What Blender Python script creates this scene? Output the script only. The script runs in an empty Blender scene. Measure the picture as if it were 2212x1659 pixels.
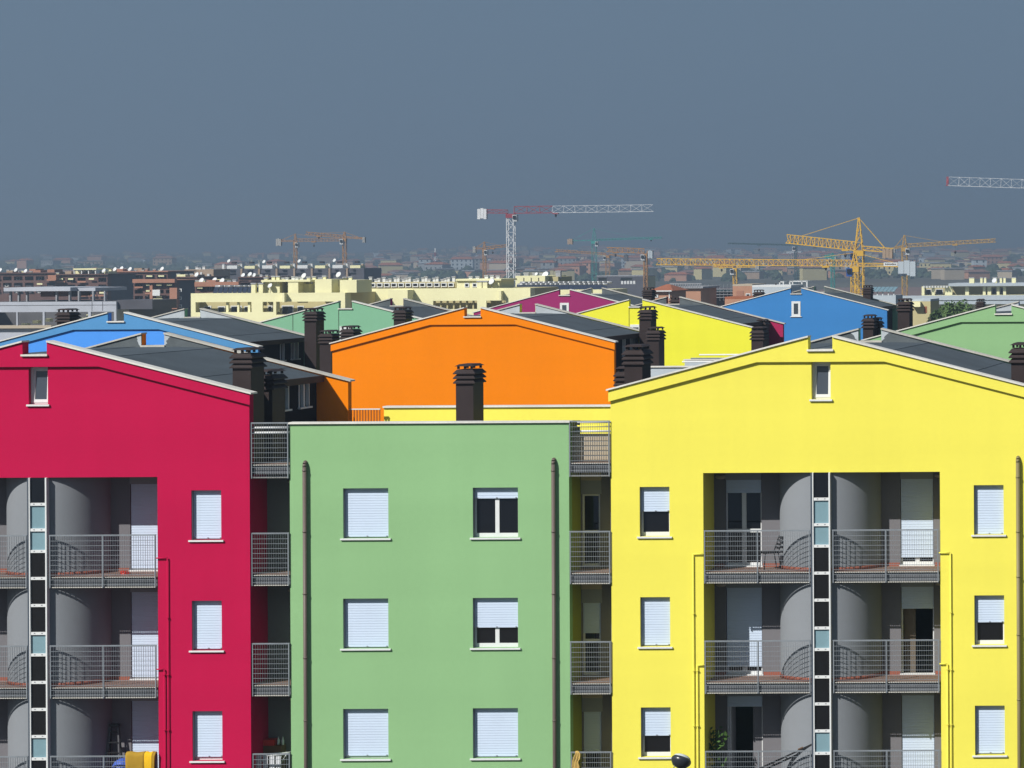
import bpy, math, random
from mathutils import Vector

# ------------------------------------------------------------------ camera / world / sun
W_PX, H_PX = 2211.0, 1659.0            # pixel grid the layout was measured on
FPX, PX, PY, ROLL, ZC = 6700.0, 3000.0, 540.0, 0.0053, 20.7
scene = bpy.context.scene
COL = scene.collection
R = math.radians

cam_data = bpy.data.cameras.new("camera")
cam = bpy.data.objects.new("camera", cam_data)
COL.objects.link(cam)
cam.location = (0, 0, ZC)
cam.rotation_euler = (R(90), ROLL, 0)
cam_data.sensor_fit = 'HORIZONTAL'
cam_data.sensor_width = 36.0
cam_data.lens = 36.0 * FPX / W_PX
cam_data.shift_x = (W_PX / 2 - PX) / W_PX
cam_data.shift_y = (PY - H_PX / 2) / W_PX
cam_data.clip_start = 0.5
cam_data.clip_end = 40000
scene.camera = cam

SUN_DIR = Vector((0.66, 0.96, -1.0)).normalized()      # the way the light travels
world = bpy.data.worlds.new("World")
scene.world = world
world.use_nodes = True
wn = world.node_tree
wn.nodes.clear()
w_out = wn.nodes.new("ShaderNodeOutputWorld")
w_bg = wn.nodes.new("ShaderNodeBackground")
w_sky = wn.nodes.new("ShaderNodeTexSky")
w_sky.sky_type = 'NISHITA'
w_sky.sun_disc = False
w_sky.sun_elevation = math.asin(-SUN_DIR.z)
w_sky.sun_rotation = math.atan2(-SUN_DIR.x, -SUN_DIR.y)
w_sky.dust_density = 3.0
w_mix = wn.nodes.new("ShaderNodeMixRGB")               # thick even haze veils the clear sky
w_mix.inputs[0].default_value = 0.95
w_mix.inputs[2].default_value = (0.915, 1.425, 2.10, 1)
w_bg.inputs[1].default_value = 0.1
wn.links.new(w_sky.outputs[0], w_mix.inputs[1])
wn.links.new(w_mix.outputs[0], w_bg.inputs[0])
wn.links.new(w_bg.outputs[0], w_out.inputs[0])

sun_data = bpy.data.lights.new("sun", 'SUN')
sun_data.energy = 5.0
sun_data.angle = R(0.5)
sun_data.color = (1.0, 0.965, 0.91)
sun = bpy.data.objects.new("sun", sun_data)
COL.objects.link(sun)
sun.location = (-60, -60, 120)
sun.rotation_euler = SUN_DIR.to_track_quat('-Z', 'Y').to_euler()

scene.view_settings.view_transform = 'Standard'
scene.view_settings.look = 'None'
scene.view_settings.exposure = 0.40
scene.view_settings.gamma = 1.0
scene.view_settings.use_curve_mapping = False
scene.render.engine = 'CYCLES'
scene.cycles.use_denoising = True
scene.cycles.max_bounces = 6
scene.cycles.volume_bounces = 0
scene.render.film_transparent = False

random.seed(7)


def P(x, y, D):
    """photo pixel + distance from the camera plane -> point in the place"""
    dx, dy = x - PX, y - PY
    return Vector(((dx - ROLL * dy) * D / FPX, D, ZC - (dy + ROLL * dx) * D / FPX))


# ------------------------------------------------------------------ materials
def lin(r, g, b):
    f = lambda c: (c / 255 / 12.92) if c <= 10 else ((c / 255 + 0.055) / 1.055) ** 2.4
    return (f(r), f(g), f(b))


MATS = {}
ALB = 0.72          # colours below were read off the photograph; this brings them down to real albedo


def mat(name, col, rough=0.85, vary=0.06, scale=0.6, fine=0.03, bump=0.0, metal=0.0, spec=0.3, streak=0.0):
    """plain surface whose colour drifts a little over large and fine noise"""
    if name in MATS:
        return MATS[name]
    col = tuple(c * ALB for c in col)
    m = bpy.data.materials.new(name)
    m.use_nodes = True
    nt = m.node_tree
    b = nt.nodes["Principled BSDF"]
    b.inputs["Roughness"].default_value = rough
    b.inputs["Metallic"].default_value = metal
    b.inputs["Specular IOR Level"].default_value = spec
    b.inputs["Base Color"].default_value = (*col, 1)
    if vary > 0:
        tc = nt.nodes.new("ShaderNodeTexCoord")
        geo = nt.nodes.new("ShaderNodeNewGeometry")
        n1 = nt.nodes.new("ShaderNodeTexNoise")
        n1.inputs["Scale"].default_value = scale
        n1.inputs["Detail"].default_value = 4
        n2 = nt.nodes.new("ShaderNodeTexNoise")
        n2.inputs["Scale"].default_value = scale * 22
        n2.inputs["Detail"].default_value = 3
        mp = nt.nodes.new("ShaderNodeMapping")
        mp.inputs["Scale"].default_value = (1, 1, 1.0 - streak)
        nt.links.new(geo.outputs["Position"], mp.inputs[0])
        nt.links.new(mp.outputs[0], n1.inputs["Vector"])
        nt.links.new(geo.outputs["Position"], n2.inputs["Vector"])
        r1 = nt.nodes.new("ShaderNodeMapRange")
        r1.inputs[1].default_value = 0.3
        r1.inputs[2].default_value = 0.7
        r1.inputs[3].default_value = 1 - vary
        r1.inputs[4].default_value = 1 + vary
        r2 = nt.nodes.new("ShaderNodeMapRange")
        r2.inputs[1].default_value = 0.3
        r2.inputs[2].default_value = 0.7
        r2.inputs[3].default_value = 1 - fine
        r2.inputs[4].default_value = 1 + fine
        nt.links.new(n1.outputs[0], r1.inputs[0])
        nt.links.new(n2.outputs[0], r2.inputs[0])
        mu = nt.nodes.new("ShaderNodeMath")
        mu.operation = 'MULTIPLY'
        nt.links.new(r1.outputs[0], mu.inputs[0])
        nt.links.new(r2.outputs[0], mu.inputs[1])
        vm = nt.nodes.new("ShaderNodeVectorMath")
        vm.operation = 'SCALE'
        vm.inputs[0].default_value = col
        nt.links.new(mu.outputs[0], vm.inputs["Scale"])
        nt.links.new(vm.outputs[0], b.inputs["Base Color"])
        if bump > 0:
            bp = nt.nodes.new("ShaderNodeBump")
            bp.inputs["Strength"].default_value = bump
            bp.inputs["Distance"].default_value = 0.01
            nt.links.new(n2.outputs[0], bp.inputs["Height"])
            nt.links.new(bp.outputs[0], b.inputs["Normal"])
    MATS[name] = m
    return m


def stucco(name, col, vary=0.03):
    """painted render: broad drift, faint level bands from the scaffold lifts, faint rain streaks"""
    m = mat(name, col, 0.92, vary, 0.35, 0.012, 0.12, spec=0.04, streak=0.5)
    nt = m.node_tree
    b = nt.nodes["Principled BSDF"]
    src = b.inputs["Base Color"].links[0].from_socket
    geo = nt.nodes.new("ShaderNodeNewGeometry")
    fac = None
    for sc, amp in (((0.05, 0.05, 0.9), 0.025), ((2.6, 2.6, 0.10), 0.010)):
        mp = nt.nodes.new("ShaderNodeMapping")
        mp.inputs["Scale"].default_value = sc
        nt.links.new(geo.outputs["Position"], mp.inputs[0])
        n = nt.nodes.new("ShaderNodeTexNoise")
        n.inputs["Scale"].default_value = 1.0
        n.inputs["Detail"].default_value = 5
        nt.links.new(mp.outputs[0], n.inputs["Vector"])
        r = nt.nodes.new("ShaderNodeMapRange")
        for i, v in enumerate((0.35, 0.65, 1 - amp, 1 + amp)):
            r.inputs[i + 1].default_value = v
        nt.links.new(n.outputs[0], r.inputs[0])
        if fac is None:
            fac = r.outputs[0]
        else:
            mu = nt.nodes.new("ShaderNodeMath")
            mu.operation = 'MULTIPLY'
            nt.links.new(fac, mu.inputs[0])
            nt.links.new(r.outputs[0], mu.inputs[1])
            fac = mu.outputs[0]
    vm = nt.nodes.new("ShaderNodeVectorMath")
    vm.operation = 'SCALE'
    nt.links.new(src, vm.inputs[0])
    nt.links.new(fac, vm.inputs["Scale"])
    nt.links.new(vm.outputs[0], b.inputs["Base Color"])
    return m


M_RED = stucco("crimson stucco", (0.555, 0.010, 0.073))
M_GREEN = stucco("sage green stucco", (0.305, 0.54, 0.262))
M_YELLOW = stucco("lemon yellow stucco", (0.97, 0.88, 0.125), 0.02)
M_ORANGE = stucco("orange stucco", (1.0, 0.265, 0.002))
M_BLUE = stucco("sky blue stucco", (0.095, 0.355, 0.97))
M_BLUE_BAND = stucco("dull sky blue stucco", (0.11, 0.33, 0.64))
M_BLUE_DEEP = stucco("cobalt blue stucco", (0.058, 0.25, 0.60))
M_PURPLE = stucco("plum stucco", (0.36, 0.036, 0.16))
M_MAGENTA = stucco("raspberry stucco", (0.45, 0.03, 0.11))
M_MINT = stucco("mint green stucco", (0.25, 0.52, 0.335))
M_YELLOW_COOL = stucco("acid yellow stucco", (0.95, 0.92, 0.065), 0.02)
M_CREAM = stucco("cream stucco", (1.0, 0.96, 0.58))
M_CREAM_DULL = stucco("dull cream stucco", (0.62, 0.55, 0.30))  # also serves as the painted shade tone of cream walls
M_GREY = stucco("mid grey stucco", (0.205, 0.20, 0.215))
M_GREY_COOL = stucco("cool grey stucco", (0.27, 0.29, 0.315))
M_GREY_LIGHT = stucco("light grey stucco", (0.55, 0.62, 0.68))
M_GREY_BOX = stucco("pale grey panel", (0.34, 0.36, 0.375))
M_ANTHRACITE = stucco("anthracite stucco", (0.020, 0.021, 0.028))
M_BEIGE = stucco("beige stucco", (0.55, 0.47, 0.36))
M_WHITE = mat("white enamel", (0.82, 0.84, 0.84), 0.5, 0.03, 2.0, 0.02)
M_COPING = mat("white coping metal", (0.80, 0.78, 0.72), 0.5, 0.10, 0.8, 0.06)
M_COPING_OLD = mat("chalky coping stone", (0.56, 0.54, 0.48), 0.8, 0.16, 0.9, 0.10)
M_SHUTTER = mat("white shutter plastic", (0.64, 0.755, 0.92), 0.5, 0.02, 1.5, 0.02)
M_CASING = mat("grey shutter casing", (0.30, 0.30, 0.33), 0.6, 0.04)
M_GALV = mat("galvanised steel", (0.30, 0.335, 0.37), 0.5, 0.10, 4.0, 0.08, metal=0.3)
M_ROOF = mat("slate grey roofing felt", (0.066, 0.086, 0.104), 0.9, 0.14, 0.7, 0.14, 0.3)
M_MEMBRANE = mat("grey parapet felt", (0.115, 0.135, 0.145), 0.9, 0.20, 2.0, 0.16, 0.3)
M_PARAPET_PALE = mat("pale parapet plaster", (0.50, 0.55, 0.58), 0.9, 0.12, 1.5, 0.08)
M_EAVE = mat("brown eave trim", (0.055, 0.03, 0.024), 0.7, 0.1)
M_CHIMNEY = mat("dark brown chimney metal", (0.043, 0.032, 0.032), 0.6, 0.10, 2.0, 0.05, spec=0.10)
M_PIPE = mat("taupe drainpipe", (0.15, 0.115, 0.10), 0.5, 0.06)
M_PIPE_OLIVE = mat("olive drainpipe", (0.26, 0.22, 0.10), 0.5, 0.06)
M_TERRACOTTA = mat("terracotta floor tile", (0.31, 0.205, 0.165), 0.8, 0.08, 2.0, 0.10)
M_SKIRT = mat("red skirting tile", (0.34, 0.105, 0.065), 0.7, 0.06)
M_SLAB = mat("grey concrete edge", (0.16, 0.17, 0.185), 0.85, 0.15, 2.5, 0.1)
M_LEDGE = mat("pale ledge steel", (0.75, 0.73, 0.66), 0.6, 0.08)
M_GLASS = mat("dark window glass", (0.008, 0.008, 0.010), 0.04, 0.0, spec=0.55)
M_GLASS_GREY = mat("grey attic glass", (0.07, 0.085, 0.11), 0.06, 0.0, spec=0.7)
M_FROST = mat("frosted teal glass", (0.225, 0.365, 0.42), 0.25, 0.05, 2.0, 0.02, spec=0.6)
M_BLACK = mat("black void", (0.006, 0.006, 0.007), 0.9, 0.0)
M_BRICK = mat("brick red render", (0.44, 0.215, 0.145), 0.9, 0.10, 0.5, 0.06)
M_BRICK_DULL = mat("dull brick wall", (0.15, 0.085, 0.075), 0.9, 0.12, 0.5, 0.06)
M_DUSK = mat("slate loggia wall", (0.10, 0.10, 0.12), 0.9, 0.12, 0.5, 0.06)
M_TAN = mat("tan stone wall", (0.42, 0.31, 0.22), 0.9, 0.10, 0.5, 0.06)
M_PINK = mat("salmon stucco", (0.52, 0.28, 0.18), 0.9, 0.08, 0.5, 0.05)
M_CONC = mat("bare concrete", (0.36, 0.37, 0.40), 0.9, 0.12, 0.4, 0.06)
M_CONC_PALE = mat("pale new concrete", (0.52, 0.55, 0.62), 0.9, 0.08, 0.4, 0.05)
M_CONC_DARK = mat("dark concrete", (0.12, 0.12, 0.13), 0.9, 0.2, 0.6, 0.1)
M_TILE = mat("terracotta roof tile", (0.38, 0.13, 0.065), 0.9, 0.14, 0.5, 0.12)
M_TILE_DULL = mat("dull roof tile", (0.27, 0.15, 0.12), 0.9, 0.14, 0.3, 0.12)
M_PANEL = mat("solar panel glass", (0.03, 0.04, 0.07), 0.12, 0.0, spec=0.6)
M_ZINC = mat("zinc cowl metal", (0.50, 0.51, 0.53), 0.4, 0.05, metal=0.3)
M_CR_ORANGE = mat("orange crane paint", (0.42, 0.21, 0.06), 0.6, 0.05)
M_CR_OCHRE = mat("ochre crane paint", (0.50, 0.30, 0.06), 0.6, 0.05)
M_CR_YELLOW = mat("yellow crane paint", (0.78, 0.46, 0.03), 0.6, 0.05)
M_CR_GREEN = mat("teal crane paint", (0.03, 0.30, 0.27), 0.6, 0.05)
M_CR_DARK = mat("dark teal crane paint", (0.05, 0.10, 0.12), 0.6, 0.05)
M_CR_WHITE = mat("white crane paint", (0.80, 0.82, 0.84), 0.6, 0.05)
M_CR_RED = mat("red crane paint", (0.30, 0.035, 0.055), 0.6, 0.05)
M_BLUE_CAB = mat("blue cab paint", (0.02, 0.11, 0.45), 0.5, 0.05)
M_CONCW = mat("counterweight concrete", (0.45, 0.44, 0.42), 0.9, 0.06)


# ------------------------------------------------------------------ mesh helpers
class MB:
    def __init__(self):
        self.v, self.f, self.s = [], [], []

    def poly(self, pts, smooth=False):
        i = len(self.v)
        self.v.extend([tuple(p) for p in pts])
        self.f.append(tuple(range(i, i + len(pts))))
        self.s.append(smooth)
        return self

    def hexa(self, a, b):
        """two quads a (bottom loop) and b (top loop), same order"""
        i = len(self.v)
        self.v.extend([tuple(p) for p in a] + [tuple(p) for p in b])
        n = len(a)
        self.f.append(tuple(i + k for k in reversed(range(n))))
        self.f.append(tuple(i + n + k for k in range(n)))
        for k in range(n):
            q = (k + 1) % n
            self.f.append((i + k, i + q, i + n + q, i + n + k))
        self.s.extend([False] * (n + 2))
        return self

    def box(self, x0, x1, y0, y1, z0, z1):
        return self.hexa([(x0, y0, z0), (x1, y0, z0), (x1, y1, z0), (x0, y1, z0)],
                         [(x0, y0, z1), (x1, y0, z1), (x1, y1, z1), (x0, y1, z1)])

    def bar(self, p, q, w, h=None, n=4):
        """straight square (n=4) or round bar from p to q"""
        p, q = Vector(p), Vector(q)
        d = (q - p)
        if d.length < 1e-6:
            return self
        d.normalize()
        up = Vector((0, 0, 1)) if abs(d.z) < 0.95 else Vector((0, 1, 0))
        a = d.cross(up).normalized()
        b = a.cross(d).normalized()
        h = w if h is None else h
        off = math.pi / 4 if n == 4 else 0
        k = math.sqrt(2) if n == 4 else 1
        lo, hi = [], []
        for i in range(n):
            t = off + 2 * math.pi * i / n
            o = a * (math.cos(t) * w / 2 * k) + b * (math.sin(t) * h / 2 * k)
            lo.append(p + o)
            hi.append(q + o)
        i0 = len(self.v)
        self.hexa(lo, hi)
        if n > 4:
            for j in range(n):
                self.s[-1 - j] = True
        return self

    def tube(self, pts, r, n=8):
        for a, b in zip(pts[:-1], pts[1:]):
            self.bar(a, b, 2 * r, n=n)
        return self

    def lathe(self, prof, n=20, c=(0, 0, 0), smooth=True, a0=0.0, a1=2 * math.pi):
        """profile [(r, z)...] about the z axis"""
        i0 = len(self.v)
        full = abs(a1 - a0 - 2 * math.pi) < 1e-6
        m = n if full else n + 1
        for r, z in prof:
            for k in range(m):
                t = a0 + (a1 - a0) * k / n
                self.v.append((c[0] + r * math.cos(t), c[1] + r * math.sin(t), c[2] + z))
        for j in range(len(prof) - 1):
            for k in range(n):
                q = (k + 1) % m
                self.f.append((i0 + j * m + k, i0 + j * m + q, i0 + (j + 1) * m + q, i0 + (j + 1) * m + k))
                self.s.append(smooth)
        return self

    def wall(self, x0, x1, top, bot, holes, y0, y1, cuts=()):
        """upright slab in the xz plane between y0 (towards the camera) and y1; holes = (xa, xb, za, zb)"""
        tf = top if callable(top) else (lambda x: top)
        bf = bot if callable(bot) else (lambda x: bot)
        xs = sorted({round(x, 5) for x in [x0, x1, *cuts, *[h[0] for h in holes], *[h[1] for h in holes]]
                     if x0 - 1e-6 <= x <= x1 + 1e-6})
        e = 1e-5
        prev = None
        for a, b in zip(xs[:-1], xs[1:]):
            ta, tb, ba, bb = tf(a + e), tf(b - e), bf(a + e), bf(b - e)
            hs = sorted([h for h in holes if h[0] <= a + e and h[1] >= b - e], key=lambda h: h[2])
            cur = (ba, bb)
            segs = []
            for h in hs:
                segs.append((cur[0], cur[1], h[2], h[2]))
                cur = (h[3], h[3])
            segs.append((cur[0], cur[1], ta, tb))
            for la, lb, ha, hb in segs:
                if ha - la < 1e-5 and hb - lb < 1e-5:
                    continue
                self.poly([(a, y0, la), (b, y0, lb), (b, y0, hb), (a, y0, ha)])
                self.poly([(b, y1, lb), (a, y1, la), (a, y1, ha), (b, y1, hb)])
            self.poly([(a, y0, ta), (b, y0, tb), (b, y1, tb), (a, y1, ta)])
            self.poly([(a, y0, ba), (a, y1, ba), (b, y1, bb), (b, y0, bb)])
            if prev is not None:
                for u, w in ((prev[0], ta), (prev[1], ba)):
                    if abs(u - w) > 1e-4:
                        self.poly([(a, y0, u), (a, y1, u), (a, y1, w), (a, y0, w)])
            prev = (tb, bb)
        self.poly([(x0, y0, bf(x0 + e)), (x0, y0, tf(x0 + e)), (x0, y1, tf(x0 + e)), (x0, y1, bf(x0 + e))])
        self.poly([(x1, y0, bf(x1 - e)), (x1, y1, bf(x1 - e)), (x1, y1, tf(x1 - e)), (x1, y0, tf(x1 - e))])
        for xa, xb, za, zb in holes:
            self.poly([(xa, y0, za), (xa, y1, za), (xa, y1, zb), (xa, y0, zb)])
            self.poly([(xb, y0, za), (xb, y0, zb), (xb, y1, zb), (xb, y1, za)])
            self.poly([(xa, y0, zb), (xa, y1, zb), (xb, y1, zb), (xb, y0, zb)])
            self.poly([(xa, y0, za), (xb, y0, za), (xb, y1, za), (xa, y1, za)])
        return self

    def mesh(self, name, material):
        me = bpy.data.meshes.new(name)
        me.from_pydata(self.v, [], self.f)
        me.polygons.foreach_set("use_smooth", self.s)
        me.materials.append(material)
        me.update()
        return me

    def build(self, name, material, parent=None, loc=(0, 0, 0)):
        return place(name, self.mesh(name, material), parent, loc)


def place(name, me, parent=None, loc=(0, 0, 0), rot=(0, 0, 0)):
    o = bpy.data.objects.new(name, me)
    COL.objects.link(o)
    o.parent = parent
    o.location = loc
    o.rotation_euler = rot
    return o


def thing(name, label, cat, loc, group=None, rotz=0.0):
    o = bpy.data.objects.new(name, None)
    COL.objects.link(o)
    o.empty_display_size = 0.5
    o.location = loc
    o.rotation_euler = (0, 0, rotz)
    return tag(o, label, cat, group)


def tag(o, label, cat, group=None):
    o["label"] = label
    o["category"] = cat
    if group:
        o["group"] = group
    return o


def stuff(o):
    o["kind"] = "stuff"
    return o


CACHE = {}


def cached(key, fn):
    if key not in CACHE:
        CACHE[key] = fn()
    return CACHE[key]


# ------------------------------------------------------------------ the setting: ground, hills, haze
def hill_z(x, y):
    """height of the land: flat near the houses, a long gentle rise to low hills far off"""
    t = max(0.0, y - 1250.0)
    z = 16.0 * (1 - math.exp(-t / 1800.0)) if t > 0 else 0.0
    u = x / max(y, 1.0)
    t2 = max(0.0, y - 3200.0) / 3800.0
    ridge = 0.55 + 0.25 * math.sin(u * 19 + 0.6) + 0.14 * math.sin(u * 47 + 2.0) + 0.06 * math.sin(u * 120)
    z += (t2 ** 1.4) * 24.0 * ridge
    z += 1.2 * math.sin(x / 260.0) * math.sin(y / 330.0) * min(1.0, t / 900.0)
    return z


g = MB()
xs = [-9000 + i * 150 for i in range(0, 87)]
ys = [-60, 40, 120, 250, 450, 700, 950, 1250] + [1250 + i * 130 for i in range(1, 46)]
base = len(g.v)
for y in ys:
    for x in xs:
        g.v.append((x, y, hill_z(x, y)))
nx = len(xs)
for j in range(len(ys) - 1):
    for i in range(nx - 1):
        g.f.append((j * nx + i, j * nx + i + 1, (j + 1) * nx + i + 1, (j + 1) * nx + i))
        g.s.append(True)
m_ground = mat("mixed ground", (0.10, 0.095, 0.07), 0.95, 0.35, 0.006, 0.2)
ground = g.build("ground", m_ground)
ground["kind"] = "structure"


# ------------------------------------------------------------------ shared building pieces
def slat_shutter(w, h, pitch=0.07):
    """roller shutter hanging down from z = 0"""
    mb = MB()
    n = max(1, int(round(h / pitch)))
    p = h / n
    for k in range(n):
        z1 = -k * p
        z0 = z1 - p
        g = 0.007
        a = [(-w / 2, 0.0, z0 + g), (w / 2, 0.0, z0 + g), (w / 2, 0.004, z1), (-w / 2, 0.004, z1)]
        mb.poly(a)
        mb.poly([(-w / 2, 0.009, z0), (w / 2, 0.009, z0), (w / 2, 0.0, z0 + g), (-w / 2, 0.0, z0 + g)])
        mb.poly([(-w / 2, 0.004, z1), (w / 2, 0.004, z1), (w / 2, 0.009, z1), (-w / 2, 0.009, z1)])
    mb.poly([(-w / 2, 0.02, 0), (w / 2, 0.02, 0), (w / 2, 0.02, -h), (-w / 2, 0.02, -h)])
    mb.box(-w / 2, w / 2, -0.004, 0.02, -h, -h + 0.04)
    return mb


def window(root, xc, z0, w, h, closed, double=False, sill=True, recess=0.15):
    """facade window: casing, frame, pane(s), roller shutter pulled down by `closed`, stone sill"""
    y = recess

    def frame():
        mb = MB()
        t = 0.055
        mb.box(-w / 2, -w / 2 + t, y + 0.03, y + 0.09, 0, h)
        mb.box(w / 2 - t, w / 2, y + 0.03, y + 0.09, 0, h)
        mb.box(-w / 2 + t, w / 2 - t, y + 0.03, y + 0.09, 0, 0.11)
        mb.box(-w / 2 + t, w / 2 - t, y + 0.03, y + 0.09, h - t, h)
        if double:
            mb.box(-0.055, 0.055, y + 0.028, y + 0.092, 0.11, h - t)
        return mb.mesh("window", M_WHITE)
    win = place("window", cached(("wf", w, h, double), frame), root, (xc, 0, z0))

    def casing():
        mb = MB()
        mb.box(-w / 2 + 0.002, -w / 2 + 0.012, 0.02, y + 0.03, 0, h)
        return mb.mesh("shutter_guide", M_CASING)
    place("shutter_guide", cached(("wc", w, h), casing), win)

    def pane():
        pw = (w / 2 - 0.055 - 0.055) if double else (w - 0.11)
        return MB().box(-pw / 2, pw / 2, y + 0.05, y + 0.07, 0.11, h - 0.055).mesh("pane", M_GLASS)
    pm = cached(("wp", w, h, double), pane)
    if double:
        dx = (w / 2 - 0.055 - 0.055) / 2 + 0.055
        place("pane", pm, win, (-dx, 0, 0))
        place("pane", pm, win, (dx, 0, 0))
    else:
        place("pane", pm, win)
    if closed > 0.02:
        hh = round(h * closed, 3)
        sw = round(w - 0.03, 3)
        place("shutter", cached(("sh", sw, hh), lambda: slat_shutter(sw, hh).mesh("shutter", M_SHUTTER)), win,
              (0, y - 0.02, h - 0.004))

        def stops():
            mb = MB()
            for x in (-sw * 0.44, 0, sw * 0.44):
                mb.box(x - 0.02, x + 0.02, -0.018, -0.005, 0.012, 0.03)
            return mb.mesh("shutter_stop", M_CASING)
        stuff(place("shutter_stop", cached(("st", sw), stops), win, (0, y - 0.02, h - 0.004 - hh)))
    if sill:
        place("sill", cached(("sl", w), lambda: MB().box(-w / 2 - 0.07, w / 2 + 0.07, -0.055, 0.17, -0.045, -0.002)
                             .mesh("sill", M_WHITE)), win)
    return win


def grating(w, h, pitch=0.062, rung=0.132, flat=0.02, bar=0.0035):
    """pressed grating: upright flat bars and thin cross rods; spans x -w/2..w/2, z 0..h"""
    mb = MB()
    n = int(round(w / pitch))
    for k in range(n + 1):
        x = -w / 2 + w * k / n
        mb.box(x - bar / 2, x + bar / 2, 0.0, flat, 0, h)
    m = int(h / rung)
    for k in range(m + 1):
        z = h - k * rung
        mb.box(-w / 2, w / 2, -0.006, 0.004, z - 0.005, z + 0.005)
    return mb


def balcony(root, x0, x1, zfloor, depth, posts=(), y_front=-0.05, rail=1.13, drop=0.30, skirt=True, floor_mat=None):
    """slab with tiled floor and a galvanised grating balustrade that hangs down over the slab edge"""
    w = x1 - x0
    xc = (x0 + x1) / 2
    slab = MB().box(-w / 2, w / 2, y_front + 0.09, depth, -0.27, -0.02).build("balcony", M_SLAB, root, (xc, 0, zfloor))
    MB().box(-w / 2, w / 2, y_front + 0.10, depth, -0.016, 0.0).build("floor", floor_mat or M_TERRACOTTA, slab)
    yf = y_front
    H = rail + drop
    key = ("gr", round(w, 3), round(H, 3))
    gr = place("grating", cached(key, lambda: grating(w - 0.08, H - 0.04).mesh("grating", M_GALV)), slab,
               (0, yf, -drop + 0.02))
    stuff(gr)
    place("top_rail", cached(("tr", round(w, 3)), lambda: MB().box(-w / 2, w / 2, -0.010, 0.030, -0.010, 0.014)
                             .mesh("top_rail", M_GALV)), slab, (0, yf, rail))
    pm = cached(("ps", round(H, 3)), lambda: MB().box(-0.013, 0.013, -0.008, 0.04, 0, H).mesh("post", M_GALV))
    for px_ in (-w / 2 + 0.022, w / 2 - 0.022, *[p - xc for p in posts]):
        place("post", pm, slab, (px_, yf - 0.004, -drop))
    lm = cached(("ld", round(w, 3)), lambda: MB().box(-w / 2 + 0.02, w / 2 - 0.02, 0.0, 0.05, 0, 0.02).mesh("ledge", M_LEDGE))
    place("ledge", lm, slab, (0, yf + 0.032, -0.03))
    place("ledge", lm, slab, (0, yf + 0.032, -drop))
    return slab


def chimney_meshes(w, d, h):
    def shaft():
        return MB().box(0, w, 0, d, -h, 0).mesh("chimney", M_CHIMNEY)

    def ring():
        mb = MB()
        f = 0.065
        mb.hexa([(-f, -f, -0.03), (w + f, -f, -0.03), (w + f, d + f, -0.03), (-f, d + f, -0.03)],
                [(-f, -f, 0), (w + f, -f, 0), (w + f, d + f, 0), (-f, d + f, 0)])
        mb.hexa([(-f, -f, 0.0), (w + f, -f, 0.0), (w + f, d + f, 0.0), (-f, d + f, 0.0)],
                [(0.02, 0.02, 0.10), (w - 0.02, 0.02, 0.10), (w - 0.02, d - 0.02, 0.10), (0.02, d - 0.02, 0.10)])
        return mb.mesh("louvre", M_CHIMNEY)

    def cap():
        mb = MB()
        f = 0.03
        i = 0.07
        mb.hexa([(-f, -f, 0.07), (w + f, -f, 0.07), (w + f, d + f, 0.07), (-f, d + f, 0.07)],
                [(i, i, 0.13), (w - i, i, 0.13), (w - i, d - i, 0.13), (i, d - i, 0.13)])
        for x in (0.06, w / 2, w - 0.06):
            for y in (0.06, d - 0.06):
                mb.box(x - 0.03, x + 0.03, y - 0.03, y + 0.03, -0.01, 0.075)
        return mb.mesh("cap", M_CHIMNEY)
    k = (round(w, 2), round(d, 2))
    return (cached(("cs", *k, round(h, 2)), shaft), cached(("cr", *k), ring), cached(("cc", *k), cap))


def chimney(root, px_left, py_top, D, h=4.0, w=0.5, d=1.0, rings=3):
    """metal chimney whose front left edge and top show at that pixel, standing D from the camera"""
    p = P(px_left, py_top, D)
    top = p.z - 0.13
    ztop_shaft = top - 0.135 * rings
    sh, rg, cp = chimney_meshes(w, d, h)
    c = place("chimney", sh, root, Vector((p.x, D, ztop_shaft)) - Vector(root.location))
    for k in range(rings):
        place("louvre", rg, c, (0, 0, -0.02 + 0.135 * k + 0.03))
    place("cap", cp, c, (0, 0, 0.135 * rings + 0.0))
    return c


def gas_pipe(root, pts, m, r=0.017):
    mb = MB().tube(pts, r, 8)
    return mb.build("gas_pipe", m, root)


def drainpipe(root, x, ztop, zbot, m, clip_z):
    mb = MB()
    r = 0.052
    y = -0.10
    pts = [(x, 0.05, ztop), (x, -0.04, ztop - 0.005), (x, -0.085, ztop - 0.05), (x, y, ztop - 0.13), (x, y, zbot)]
    mb.tube(pts, r, 14)
    o = mb.build("drainpipe", m, root)
    cm = cached(("dc", m.name), lambda: MB().lathe([(0.052, -0.02), (0.062, -0.018), (0.062, 0.018), (0.052, 0.02)], 14)
                .mesh("clip", m))
    for z in clip_z:
        place("clip", cm, o, (x, y, z))
    return o


HW, DEPTH, SLOPE, NOTCH, PEAK = 5.73, 8.3, 0.26, 0.33, 0.35
SIDE = 4.79


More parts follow.
